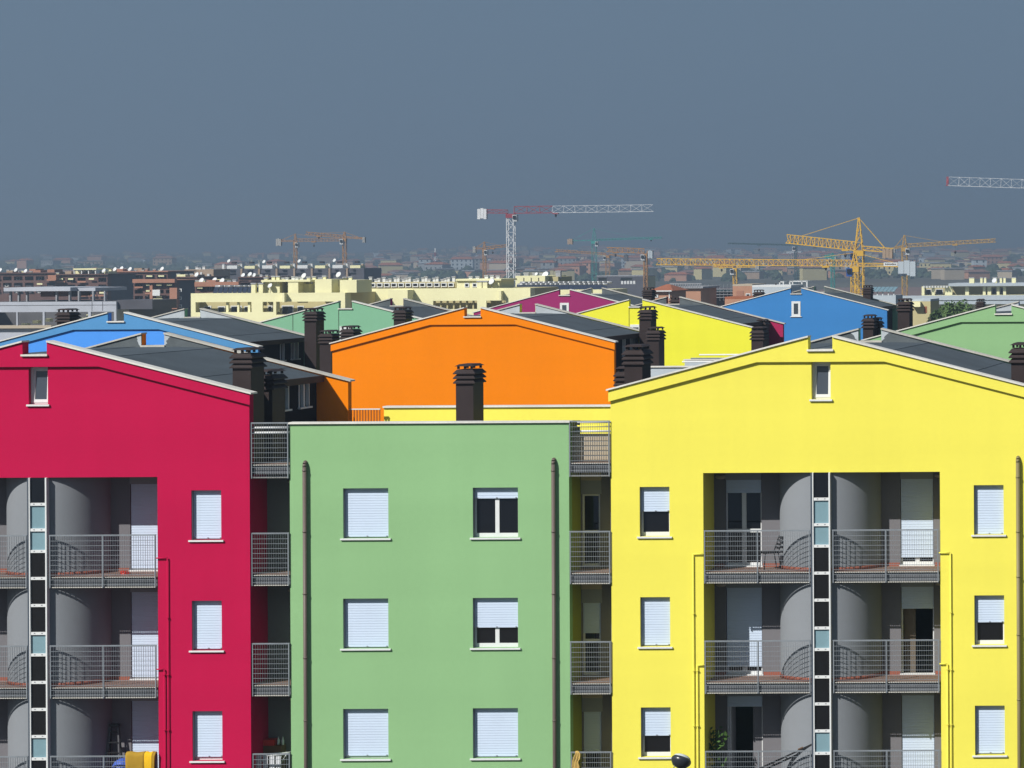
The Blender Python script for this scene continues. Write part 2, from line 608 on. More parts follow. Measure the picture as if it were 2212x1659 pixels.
def gable_house(label, cx, D, drop, m_front, m_band, m_rear, m_inner, detail=False, framed=False, band=True,
                hw=HW, notch_dx=0.0, win_drop=0.47):
    """one gabled house: false gable walls with a notched peak front and back, felt roof between them"""
    x = P(cx, 700, D).x
    zf = ZC - drop
    root = thing("gabled_house", label, "house", (x, D, 0), "bright gabled apartment houses")
    cop = lambda u: zf + (PEAK - SLOPE * (abs(u - notch_dx) - NOTCH) if abs(u - notch_dx) > NOTCH else 0.0)
    nl, nr = notch_dx - NOTCH, notch_dx + NOTCH
    holes = []
    attic = None
    if detail:
        attic = (-0.26, 0.26, zf - 1.34, zf - 0.33)
        holes.append(attic)
        for k in range(3):
            for s in (-1, 1):
                xc = s * 4.545
                holes.append((xc - 0.405, xc + 0.405, zf - 5.05 - 3 * k, zf - 3.70 - 3 * k))
        holes.append((-3.22, 3.22, 0.0, zf - 3.33))
    MB().wall(-hw, hw, cop, 0.0, holes, 0.0, 0.3, (nl, nr, notch_dx)).build("front_wall", m_front, root)
    if band:
        low = lambda u: min(zf - 0.32, cop(u) - 0.306) if abs(u - notch_dx) > NOTCH else zf - 0.32
        k = notch_dx + 1.73
        MB().wall(-hw - 0.04, hw + 0.04, cop, low, [], -0.08, -0.002, (nl, nr, k, notch_dx - 1.73)).build("gable_band", m_band, root)
    MB().wall(-hw, hw, cop, 0.0, [], DEPTH - 0.3, DEPTH, (nl, nr, notch_dx)).build("rear_wall", m_rear, root)
    fy = -0.13 if band else -0.05
    for yy0, yy1, cm in ((fy, 0.36, M_COPING), (DEPTH - 0.37, DEPTH + 0.06, M_COPING_OLD)):
        for s in (-1, 1):
            xa, xb = (nl, -hw - 0.09) if s < 0 else (nr, hw + 0.09)
            za = zf + PEAK
            zb = za - SLOPE * abs(xb - xa)
            t = 0.045
            mb = MB()
            a = [(xa, yy0, za), (xb, yy0, zb), (xb, yy1, zb), (xa, yy1, za)]
            b = [(px, py, pz + t) for px, py, pz in a]
            if s < 0:
                a.reverse()
                b.reverse()
            mb.hexa(a, b)
            mb.build("coping", cm, root)
        MB().box(nl - 0.03, nr + 0.03, yy0 - 0.012, yy1 + 0.012, zf - 0.03, zf + 0.02).build("notch_sill", cm, root)
    # felt on the inner face of the rear parapet
    mb = MB()
    flo = zf - 0.06
    for xa, xb in ((notch_dx - 2.0, nl - 0.012), (nr + 0.012, notch_dx + 2.0)):
        za, zb = cop(xa) - 0.012, cop(xb) - 0.012
        mb.hexa([(xa, DEPTH - 0.325, flo), (xb, DEPTH - 0.325, flo), (xb, DEPTH - 0.302, flo), (xa, DEPTH - 0.302, flo)],
                [(xa, DEPTH - 0.325, max(za, flo + .01)), (xb, DEPTH - 0.325, max(zb, flo + .01)),
                 (xb, DEPTH - 0.302, max(zb, flo + .01)), (xa, DEPTH - 0.302, max(za, flo + .01))])
    mb.build("parapet_felt", m_inner, root)
    if detail:
        rnd = random.Random(int(cx))
        for s in (-1, 1):
            e = nr + 0.013 if s > 0 else nl - 0.013
            zt, n = zf + PEAK - 0.02, 7
            pts = [(e, zf), (e, zt)]
            pts += [(e + s * (0.05 + (0.10 if cx < 500 else 0.22) * (1 - k / n) ** 2 + rnd.uniform(-0.03, 0.04)), zt - 0.005 - (zt - zf) * k / n - 0.26 * 0.2 * (1 - k / n)) for k in range(n + 1)]
            if s > 0:
                pts.reverse()
            fr = [(px, DEPTH - 0.331, pz) for px, pz in pts]
            MB().hexa([(px, DEPTH - 0.3255, pz) for px, pz in pts], fr).build("bare_plaster", M_PARAPET_PALE, root)
    # roof felt laid in lapped sheets that run front to back
    zr = lambda u: min(zf - 0.03, zf + PEAK - SLOPE * (abs(u - notch_dx) - NOTCH) - 0.05)
    br = [-4.97, -4.0, -2.9, -1.73, -0.58, 0.58, 1.73, 2.9, 4.0, 4.97]
    for i, (a, b) in enumerate(zip(br[:-1], br[1:])):
        lift = 0.010 if i % 2 else 0.0
        if abs(a) > abs(b):
            a2, b2 = a, b
        else:
            a2, b2 = a, b
        mb = MB()
        mb.hexa([(a2, 0.3, zr(a2) - 0.08), (b2, 0.3, zr(b2) - 0.08), (b2, DEPTH - 0.3, zr(b2) - 0.08), (a2, DEPTH - 0.3, zr(a2) - 0.08)],
                [(a2, 0.3, zr(a2) + lift), (b2, 0.3, zr(b2) + lift), (b2, DEPTH - 0.3, zr(b2) + lift), (a2, DEPTH - 0.3, zr(a2) + lift)])
        mb.build("roof_sheet", M_ROOF, root)
    ze = zr(4.97)
    for s in (-1, 1):
        a, b = sorted((s * 4.97, s * 5.03))
        MB().box(a, b, 0.3, DEPTH - 0.3, ze - 0.17, ze + 0.02).build("eave", M_EAVE, root)
        a, b = sorted((s * (SIDE - 0.2), s * SIDE))
        zt = zr(SIDE) - 0.085
        mb = MB()
        if s > 0:
            hs = [(5.15, 5.65, zf - 1.78, zf - 1.05), (6.45, 7.35, zf - 1.78, zf - 1.05)] if not framed else []
            hs = hs if detail or framed is False else []
            tmp = MB().wall(0.3, DEPTH - 0.3, zt, 0.0, hs, 0.0, 0.2)
            mb.v = [(b - vy, vx, vz) for vx, vy, vz in tmp.v]
            mb.f, mb.s = [tuple(q) for q in tmp.f], tmp.s
            side = mb.build("side_wall", M_ANTHRACITE, root)
            for ya, yb, za, zb in hs:
                fr = MB()
                t = 0.06
                fr.box(SIDE - 0.1, SIDE + 0.02, ya, ya + t, za, zb)
                fr.box(SIDE - 0.1, SIDE + 0.02, yb - t, yb, za, zb)
                fr.box(SIDE - 0.1, SIDE + 0.02, ya + t, yb - t, zb - t, zb)
                if yb - ya > 0.6:
                    ym = (ya + yb) / 2
                    fr.box(SIDE - 0.1, SIDE + 0.02, ym - t, ym + t, za, zb - t)
                wf = fr.build("window", M_WHITE, root)
                MB().box(SIDE - 0.09, SIDE - 0.07, ya + t, yb - t, za, zb - t).build("pane", M_GLASS_GREY, wf)
                MB().box(SIDE - 0.1, SIDE + 0.09, ya - 0.06, yb + 0.06, za - 0.05, za - 0.002).build("sill", M_WHITE, wf)
        else:
            mb.box(a, b, 0.3, DEPTH - 0.3, 0, zt).build("side_wall", M_ANTHRACITE, root)
    if framed:
        fr = MB()
        fw, fh, t, z0 = 0.56, 0.95, 0.14, zf - win_drop - 0.95
        fr.box(-fw / 2, -fw / 2 + t, -0.03, 0.0, z0, z0 + fh)
        fr.box(fw / 2 - t, fw / 2, -0.03, 0.0, z0, z0 + fh)
        fr.box(-fw / 2 + t, fw / 2 - t, -0.03, 0.0, z0, z0 + t)
        fr.box(-fw / 2 + t, fw / 2 - t, -0.03, 0.0, z0 + fh - t, z0 + fh)
        wf = fr.build("window", M_WHITE, root)
        MB().box(-fw / 2 + t, fw / 2 - t, -0.01, -0.002, z0 + t, z0 + fh - t).build("pane", M_GLASS_GREY, wf)
        MB().box(-fw / 2 - 0.08, fw / 2 + 0.08, -0.06, -0.001, z0 - 0.04, z0 - 0.002).build("sill", M_WHITE, wf)
    if attic:
        xa, xb, za, zb = attic
        wd, ht = xb - xa, zb - za
        fr = MB()
        fr.box(xa, xa + 0.05, 0.14, 0.2, za, zb).box(xb - 0.05, xb, 0.14, 0.2, za, zb)
        fr.box(xa + 0.05, xb - 0.05, 0.14, 0.2, za, za + 0.07).box(xa + 0.05, xb - 0.05, 0.14, 0.2, zb - 0.05, zb)
        wf = fr.build("window", M_WHITE, root)
        # sash tilted inwards at the top
        sm = MB()
        sw = wd / 2 - 0.03
        sm.box(-sw, -sw + 0.07, 0, 0.05, 0, ht - 0.08).box(sw - 0.07, sw, 0, 0.05, 0, ht - 0.08)
        sm.box(-sw + 0.07, sw - 0.07, 0, 0.05, 0, 0.09).box(-sw + 0.07, sw - 0.07, 0, 0.05, ht - 0.15, ht - 0.08)
        place("sash", sm.mesh("sash", M_WHITE), wf, (0.01, 0.125, za + 0.04), (R(-5), 0, 0))
        place("pane", MB().box(-sw + 0.07, sw - 0.07, 0.02, 0.03, 0.09, ht - 0.15).mesh("pane", M_GLASS_GREY), wf,
              (0.01, 0.125, za + 0.04), (R(-5), 0, 0))
        MB().box(xa - 0.05, xb + 0.05, -0.06, 0.16, za - 0.05, za - 0.002).build("sill", M_WHITE, wf)
    return root, zf


# ------------------------------------------------------------------ loggia of the front houses
LOG_D = 1.35


def door_bay(root, xa, xb, zfl, zceil, variant, box_mat=None):
    """balcony door in the loggia's back wall, variant = how far the shutter is down"""
    y = LOG_D
    w = xb - xa
    xc = (xa + xb) / 2
    zt = zceil - 0.29
    MB().box(xa, xb, y - 0.025, y - 0.002, zt, zceil - 0.004).build("shutter_box", box_mat or M_GREY_BOX, root)
    h = zt - zfl
    fr = MB()
    t = 0.04
    fr.box(-w / 2, -w / 2 + t, 0.08, 0.14, 0, h).box(w / 2 - t, w / 2, 0.08, 0.14, 0, h)
    fr.box(-w / 2 + t, w / 2 - t, 0.08, 0.14, h - t, h)
    if variant in ("glazed", "gap", "closed"):
        fr.box(-0.06, 0.06, 0.078, 0.142, 0.0, h - t)
        fr.box(-w / 2 + t, -0.06, 0.08, 0.14, 0.0, 0.12).box(0.06, w / 2 - t, 0.08, 0.14, 0.0, 0.12)
    if variant == "glazed":
        fr.box(-w / 2 + t, -0.06, 0.08, 0.14, 0.95, 1.05).box(0.06, w / 2 - t, 0.08, 0.14, 0.95, 1.05)
    door = fr.build("door", M_WHITE, root, (xc, y, zfl))
    if variant == "open":
        MB().box(-w / 2 + t, -w / 2 + t + 0.05, 0.16, 0.75, 0.02, h - t).build("leaf", M_WHITE, door)
        MB().box(w / 2 - t - 0.24, w / 2 - t, 0.09, 0.13, 0.02, h - t).build("leaf", M_GREY, door)
    elif variant != "half":
        for s in (-1, 1):
            a, b = sorted((s * 0.06, s * (w / 2 - t)))
            MB().box(a, b, 0.10, 0.12, 0.12, h - t).build("pane", M_GLASS, door)
    else:
        MB().box(-w / 2 + t, -0.10, 0.30, 0.33, 0.02, h - t).build("leaf", mat("tan door leaf", (0.16, 0.13, 0.10), 0.7, 0.05), door)
    cl = {"glazed": 0.15, "closed": 0.965, "gap": 0.90, "open": 0.12, "half": 0.25}[variant]
    hh = round(h * cl, 3)
    sw = round(w - 0.03, 3)
    place("shutter", cached(("shd", sw, hh), lambda: slat_shutter(sw, hh).mesh("shutter", M_SHUTTER)), door, (0, 0.03, h))
    MB().box(-w / 2 - 0.03, w / 2 + 0.03, -0.05, 0.14, 0.004, 0.035).build("threshold", M_WHITE, door)
    return door


STRIP_Y = [1018, 1075, 1130, 1176, 1234, 1292, 1352, 1398, 1457, 1515, 1573, 1621, 1680, 1735]
STRIP_T = "dttdddtdddtdd"


def loggia(root, zf, left, right, lamp_mat):
    ztop = zf - 3.33
    floors = [zf - 6.03 - 3 * k for k in range(3)]
    ceils = [ztop] + [f - 0.28 for f in floors[:-1]]
    doors = ((-2.90, -1.91), (1.93, 2.84))
    holes = []
    for k, zfl in enumerate(floors):
        for (a, b) in doors:
            holes.append((a, b, zfl, ceils[k] - 0.29))
    MB().wall(-3.22, 3.22, ztop, 0.0, holes, LOG_D, LOG_D + 0.15).build("loggia_wall", M_GREY, root)
    MB().box(-3.22, 3.22, 0.3, LOG_D + 0.15, ztop, ztop + 0.12).build("loggia_ceiling", M_GREY, root)
    for s in (-1, 1):
        m_side = root["_m"]
        a, b = sorted((s * 3.22, s * 3.34))
        MB().box(a, b, 0.302, LOG_D + 0.15, 0, ztop).build("loggia_side", m_side, root)
    tower = MB()
    tower.lathe([(1.40, 0.0), (1.40, ztop - 0.003)], 48, (0, 1.46, 0), True, R(180), R(360))
    tw = tower.build("stair_tower", M_GREY_COOL, root)
    for k, zfl in enumerate(floors):
        MB().lathe([(1.402, 0.0), (1.412, 0.0), (1.412, 0.10), (1.402, 0.10)], 40, (0, 1.46, zfl), True, R(182), R(358)).build("skirting", M_SKIRT, tw)
    # stair light strip: white frame with panes one above the other
    c = 755.0
    zs = [zf - (y - c) / 79.0 for y in STRIP_Y]
    zs[0] = ztop
    fr = MB()
    fr.box(-0.235, -0.208, -0.10, 0.12, zs[-1], zs[0]).box(0.205, 0.245, -0.10, 0.12, zs[-1], zs[0])
    for z in zs[1:-1]:
        fr.box(-0.208, 0.205, -0.085, 0.0, z - 0.038, z + 0.038)
    strip = fr.build("stair_window", M_WHITE, root)
    bolts = MB()
    for z in zs[1:-1]:
        for x in (-0.10, 0.10):
            bolts.box(x - 0.018, x + 0.018, -0.092, -0.08, z - 0.002, z + 0.02)
    stuff(bolts.build("bolt", M_CASING, strip))
    MB().box(-0.29, -0.236, -0.07, 0.12, zs[-1], zs[0] - 0.002).build("gap_strip", mat("blue grey gap shade", (0.07, 0.09, 0.12), 0.5, 0.03), strip)  # dark strip coloured as the shaded gap left of the frame
    for i, t in enumerate(STRIP_T):
        z1, z0 = zs[i], zs[i + 1]
        MB().box(-0.207, 0.204, -0.04, -0.02, z0 + 0.038, z1 - (0.038 if i else 0.0)).build("pane", M_FROST if t == "t" else M_GLASS, strip)
    for k, zfl in enumerate(floors):
        for s, (x0, x1), variants in ((-1, (-3.20, -0.31), left), (1, (0.29, 3.19), right)):
            balcony(root, x0, x1, zfl, LOG_D, (s * 1.745,))
            a, b = doors[0 if s < 0 else 1]
            door_bay(root, a, b, zfl, ceils[k], variants[k])
            # skirting along the back wall either side of the door
            xo = (-3.2, a - 0.03) if s < 0 else (b + 0.03, 3.2)
            xi = (b + 0.03, -1.38) if s < 0 else (1.38, a - 0.03)
            for (p, q) in (xo, xi):
                MB().box(p, q, LOG_D - 0.014, LOG_D - 0.001, zfl + 0.002, zfl + 0.10).build("skirting", M_SKIRT, root)
            # bulkhead lamp high on the outer strip of wall
            lm = cached("lamp", lambda: MB().lathe([(0.0, -0.05), (0.07, -0.045), (0.11, -0.01), (0.12, 0.03), (0.12, 0.06)], 14).mesh("wall_lamp", lamp_mat))
            lo = place("wall_lamp", lm, root, (s * 3.03, LOG_D - 0.02, ceils[k] - 0.20), (R(-90), 0, 0))
            lo.scale = (1.3, 0.6, 1.0)


M_LAMP = mat("pale lamp glass", (0.45, 0.40, 0.33), 0.4, 0.02)

# ------------------------------------------------------------------ front row
D0 = 84.42
yellow, zfY = gable_house("large lemon yellow gabled house in front with loggias and a tilted attic window",
                          1772, D0, 2.64, M_YELLOW, M_YELLOW, M_MINT, M_MEMBRANE, detail=True)
red, zfR = gable_house("crimson red gabled house at the left front with loggias",
                       82, 84.3, 2.66, M_RED, M_RED, M_ORANGE, M_MEMBRANE, detail=True, notch_dx=-0.06)
for root, zf, m_wall, shut in ((yellow, zfY, M_YELLOW, ((0.50, 0.99), (0.975, 0.55), (0.58, 0.97))),
                               (red, zfR, M_RED, ((0.975, 0.975), (0.975, 0.975), (0.93, 0.93)))):
    root["_m"] = m_wall
    for k in range(3):
        for s, c in zip((-1, 1), shut[k]):
            window(root, s * 4.545, zf - 5.05 - 3 * k, 0.81, 1.35, c)
loggia(yellow, zfY, ("glazed", "gap", "open"), ("gap", "half", "closed"), M_LAMP)
loggia(red, zfR, ("closed", "closed", "closed"), ("closed", "closed", "closed"), M_LAMP)
for root in (yellow, red):
    del root["_m"]
for s in (-1, 1):
    for root, zf, m in ((yellow, zfY, M_YELLOW), (red, zfR, M_RED)):
        xo1, xo2 = s * 3.50, s * 3.40
        z1, z2 = zf - 5.53, zf - 8.55
        gas_pipe(root, [(s * 3.2, -0.03, z1), (s * 3.2, -0.05, z1), (xo1, -0.05, z1), (xo1, -0.05, 0.1)], m)
        gas_pipe(root, [(s * 3.2, -0.03, z2), (s * 3.2, -0.05, z2), (xo2, -0.05, z2), (xo2, -0.05, 0.1)], m)
        clips = MB()
        for z in (zf - 7.15, zf - 8.7, zf - 10.2):
            for x in (xo1, xo2):
                if x == xo2 and z > z2:
                    continue
                clips.box(x - 0.035, x + 0.035, -0.075, -0.0, z - 0.012, z + 0.012)
        stuff(clips.build("pipe_clip", m, root))
xr = P(2200, 1300, D0).x - yellow.location.x
for root, zf, m in ((yellow, zfY, M_YELLOW), (red, zfR, M_RED)):
    for s in (-1, 1):
        a, b = sorted((s * (HW - 0.2), s * HW))
        MB().box(a, b, 0.302, 1.3, 0.0, zf - 3.05).build("return_wall", m, root)
drainpipe(yellow, xr, P(2200, 988, D0).z, 0.0, M_PIPE_OLIVE, [P(2200, y, D0).z for y in (1030, 1148, 1245, 1370, 1510)])

# green block between the two front houses, with recessed balconies either side
DG = 84.4
gx0, gx1 = P(627, 1300, DG).x, P(1230, 1300, DG).x
gxc = (gx0 + gx1) / 2
zg = P(626, 916, DG).z
link = thing("flat_roofed_house", "sage green flat roofed block between the crimson and lemon yellow houses", "house", (gxc, DG, 0),
             "bright flat roofed blocks")
ghw = (gx1 - gx0) / 2
rx0 = red.location.x + HW - gxc          # red wall, in local x
rx1 = yellow.location.x - HW - gxc       # yellow wall
holes = []
gwin = []
for k in range(3):
    for j, (pa, pb) in enumerate(((741, 838.5), (1021, 1118.5))):
        xa, xb = P(pa, 1100 + 237 * k, DG).x - gxc, P(pb, 1100 + 237 * k, DG).x - gxc
        z0 = zfY - 5.055 - 3.0 * k
        holes.append((xa, xb, z0, z0 + 1.36))
        gwin.append(((xa + xb) / 2, z0, xb - xa, k, j))
MB().wall(-ghw, ghw, zg, 0.0, holes, 0.0, 0.3).build("front_wall", M_GREEN, link)
for xc, z0, w, k, j in gwin:
    closed = ((0.975, 0.975, 0.95), (0.22, 0.60, 0.975))[j][k]
    window(link, xc, z0, 1.234, 1.36, closed, double=True)
MB().box(-ghw - 0.04, ghw + 0.04, -0.06, 0.36, zg, zg + 0.045).build("coping", M_COPING, link)
for s in (-1, 1):
    a, b = sorted((s * ghw, s * (ghw - 0.3)))
    MB().box(a, b, 0.302, 1.2, 0.0, zg - 0.002).build("side_wall", M_GREEN if s < 0 else stucco("shade olive stucco", (0.27, 0.31, 0.05)), link)  # right wall's shade and yellow bounce are put into the olive colour
f0 = zfY - 3.03
# back wall of the recesses, terrace above, rear parapet
rec_holes = []
dxa, dxb = P(1257, 1150, DG + 1.2).x - gxc, P(1296, 1150, DG + 1.2).x - gxc
for k in range(3):
    fl = zfY - 6.03 - 3 * k
    rec_holes.append((dxa, dxb, fl + 0.05, fl + 2.05))
MB().wall(rx0, rx1, f0 - 0.02, 0.0, rec_holes, 1.2, 1.45).build("recess_wall", M_GREY, link)
for k, c in enumerate((0.0, 0.42, 0.55)):
    fl = zfY - 6.03 - 3 * k
    w = dxb - dxa
    fr = MB()
    h = 2.0
    fr.box(-w / 2, -w / 2 + 0.05, 0, 0.07, 0, h).box(w / 2 - 0.05, w / 2, 0, 0.07, 0, h)
    fr.box(-w / 2 + 0.05, w / 2 - 0.05, 0, 0.07, h - 0.05, h).box(-w / 2 + 0.05, w / 2 - 0.05, 0, 0.07, 0.92, 1.0)
    fr.box(-w / 2 + 0.05, w / 2 - 0.05, 0, 0.07, 0, 0.08)
    dr = fr.build("door", M_WHITE, link, ((dxa + dxb) / 2, 1.26, fl + 0.05))
    MB().box(-w / 2 + 0.05, w / 2 - 0.05, 0.03, 0.045, 0.08, 0.92).build("pane", M_GLASS, dr)
    MB().box(-w / 2 + 0.05, w / 2 - 0.05, 0.03, 0.045, 1.0, h - 0.05).build("pane", M_GLASS, dr)
    MB().box(-w / 2 - 0.02, w / 2 + 0.04, -0.08, -0.062, h, h + 0.38).build("lintel_panel", M_GREY_BOX, dr)
    MB().box(-w / 2 - 0.02, w / 2 + 0.04, -0.10, -0.062, h + 0.381, h + 0.66).build("shutter_box", M_BEIGE, dr)
    if c:
        hh = round(h * c, 3)
        slat_shutter(round(w - 0.02, 3), hh).build("shutter", M_SHUTTER, dr, (0, -0.02, h))
for k in range(4):
    fl = f0 - 3 * k
    balcony(link, rx0 + 0.01, -ghw - 0.01, fl, 1.2, drop=0.38 if k == 0 else 0.30, y_front=-0.05)
    balcony(link, ghw + 0.01, rx1 - 0.01, fl, 1.2, drop=0.38 if k == 0 else 0.30, y_front=-0.03)
    if k < 3:
        for xx in (-ghw - 0.34, rx1 - 0.06):
            lo = place("wall_lamp", CACHE["lamp"], link, (xx, 1.18, fl - 0.55), (R(-90), 0, 0))
            lo.scale = (1.3, 0.6, 1.0)
MB().box(rx0, rx1, 1.2, 8.6, f0 - 0.30, f0 - 0.024).build("terrace", M_CONC, link)
MB().box(-ghw - 0.12, rx1 + 1.0, 8.3, 8.6, f0 - 3.0, zg + 0.02).build("rear_parapet", M_YELLOW, link)
MB().box(-ghw - 0.14, rx1 + 1.0, 8.24, 8.66, zg + 0.02, zg + 0.07).build("coping", M_COPING, link)
rail = MB().box(rx0 - 0.14, -ghw - 0.14, 8.0, 8.06, zg - 0.02, zg + 0.015).build("rear_railing", M_COPING, link)
gw = -ghw - 0.02 - rx0
stuff(grating(gw - 0.02, 1.4, 0.085, 2.0, 0.04, 0.03).build("grating", mat("orange painted steel", (0.42, 0.115, 0.012), 0.6, 0.05), rail,
                                                   ((rx0 - ghw - 0.28) / 2, 8.01, zg - 1.42)))
# low terrace screens seen through the top balustrades
MB().box(ghw + 0.02, rx1 - 0.02, 0.36, 0.46, f0 + 0.02, f0 + 0.76).build("terrace_screen", M_BEIGE, link)
for j, (z, m) in enumerate(((0.80, M_WHITE), (0.93, M_YELLOW), (1.03, M_WHITE))):
    MB().bar((ghw + 0.02, 0.40 + 0.2 * j, f0 + z + 0.03), (rx1 - 0.02, 0.40 + 0.2 * j, f0 + z + 0.03), 0.06, n=8).build("handrail", m, link)
for z in (0.86, 1.0):
    MB().bar((rx0 + 0.03, 0.05, f0 + z), (-ghw + 0.02, 0.05, f0 + z), 0.07, n=8).build("handrail", M_WHITE, link)
for px_, yt in ((661.5, 998), (1198, 992)):
    xl = P(px_, 1300, DG).x - gxc
    drainpipe(link, xl, P(px_, yt, DG).z, 0.0, M_PIPE, [P(px_, y, DG).z for y in (1016, 1148, 1282, 1420, 1555)])
chimney(link, 984, 787, 89.0, 3.2)
# chimneys along the flanks of the front houses
chimney(red, 502, 752, 85.2)
chimney(red, 549, 799, 86.8)
chimney(yellow, 1348, 745, 87.0)
chimney(yellow, 1330, 792, 89.4, w=0.45)
chimney(yellow, 2183, 741, 86.2)

# ------------------------------------------------------------------ rows behind
D2, D3, D4 = 126.2, 153.9, 195.6
blue2, zB = gable_house("sky blue gabled house behind the crimson one at the left", 252, D2, 2.64, M_BLUE, M_BLUE_BAND, M_MINT, M_PARAPET_PALE)
orange, zO = gable_house("bright orange gabled house in the middle, behind the green block", 1021.5, D2, 2.52, M_ORANGE, M_ORANGE, M_YELLOW_COOL, M_PARAPET_PALE)
green2, zG2 = gable_house("sage green gabled house at the right edge, behind the large yellow one", 2167, D2, 2.52, M_GREEN, M_GREEN, M_BLUE_DEEP, M_PARAPET_PALE)
mint3, zM3 = gable_house("mint green gabled house behind the orange one's left slope", 746, D3, 2.64, M_MINT, M_MINT, M_PURPLE, M_MEMBRANE, framed=True, band=False, win_drop=0.87)
yellow3, zY3 = gable_house("acid yellow gabled house behind the orange one's right slope", 1373, D3, 2.63, M_YELLOW_COOL, M_YELLOW_COOL, M_MAGENTA, M_MEMBRANE, framed=True, band=False, win_drop=0.87)
purple4, zP4 = gable_house("plum purple gabled house with a small white framed window, in the distance", 1219, D4, 2.59, M_PURPLE, M_PURPLE, M_CREAM, M_MEMBRANE, framed=True, band=False)
blue4, zB4 = gable_house("cobalt blue gabled house with a white framed window, in the distance", 1719, D4, 2.57, M_BLUE_DEEP, M_BLUE_DEEP, M_MINT, M_MEMBRANE, framed=True, band=False)
# joint strips on the mint and yellow gables
for root, zf in ((mint3, zM3), (yellow3, zY3)):
    MB().box(-0.345, -0.325, -0.012, -0.001, 8.0, zf - 0.04).build("joint_strip", M_CHIMNEY, root)
MB().box(-2.62, -2.60, -0.012, -0.001, 8.0, zM3 - 0.30).build("joint_strip", M_CHIMNEY, mint3)


def flat_link(label, x0, x1, D, z, m_front, m_rear, depth=8.3, recess=1.0):
    w = x1 - x0
    t = thing("flat_roofed_house", label, "house", ((x0 + x1) / 2, D, 0), "bright flat roofed blocks")
    MB().box(-w / 2, w / 2, 0, 0.3, 0, z).build("front_wall", m_front, t)
    MB().box(-w / 2 - 0.04, w / 2 + 0.04, -0.06, 0.36, z, z + 0.05).build("coping", M_COPING, t)
    MB().box(-w / 2, w / 2, 0.302, depth - 0.3, 0, z - 1.05).build("terrace", M_CONC, t)
    MB().box(-w / 2, w / 2, depth - 0.3, depth, 0, z).build("rear_wall", m_rear, t)
    MB().box(-w / 2 - 0.04, w / 2 + 0.04, depth - 0.36, depth + 0.05, z, z + 0.05).build("coping", M_COPING, t)
    return t


ox = orange.location.x
g2x = green2.location.x
grey2 = flat_link("pale grey flat roofed block between the orange and far green houses", ox + HW + 1.05, g2x - HW - 1.0, D2, ZC - 4.62, M_GREY_LIGHT, M_GREY_LIGHT)
# pipes and railings lying on the terrace of the pale block
for j, (z, m) in enumerate(((0.12, M_WHITE), (0.20, M_BLUE_CAB), (0.30, M_WHITE))):
    MB().bar((-3.0, 3.0 + j * 1.6, ZC - 4.62 + z), (3.5, 3.0 + j * 1.6, ZC - 4.62 + z), 0.07, n=6).build("handrail", M_WHITE if m is M_WHITE else M_GALV, grey2)
bx = blue2.location.x
gap2 = flat_link("dark low block in the gap between the sky blue and orange houses", bx + HW + 0.02, ox - HW - 0.02, D2 + 1.2, ZC - 6.2, M_ANTHRACITE, M_ANTHRACITE)
chimney(blue2, 657, 665.5, 132.6)
chimney(blue2, 690, 713.5, 131.3)
chimney(gap2, 736, 704, 131.0)
chimney(gap2, 850, 663, 138.0, h=6.0)
chimney(blue2, 123, 667, 130.0)
chimney(orange, 1380, 662, 133.0)
chimney(orange, 1397, 706.5, 131.4, h=6.0)
chimney(green2, 1622, 706, 132.0, h=6)
chimney(yellow3, 1633, 690, 160.0, w=0.45)
chimney(yellow3, 1447, 641, 162.0)
chimney(purple4, 1388, 621, 200.0, w=0.55)
chimney(purple4, 1222, 688, 190.0, w=0.4) if False else None
chimney(blue4, 1627, 626, 203.0)
chimney(blue4, 1863, 616, 203.0)
chimney(green2, 1938, 645, 138.0, w=0.52, h=6)
chimney(green2, 1863, 680, 128.5, h=6, w=0.42)
chimney(green2, 1882, 686, 129.5, h=6, w=0.3)
chimney(green2, 2108, 646, 190.0, w=0.4)

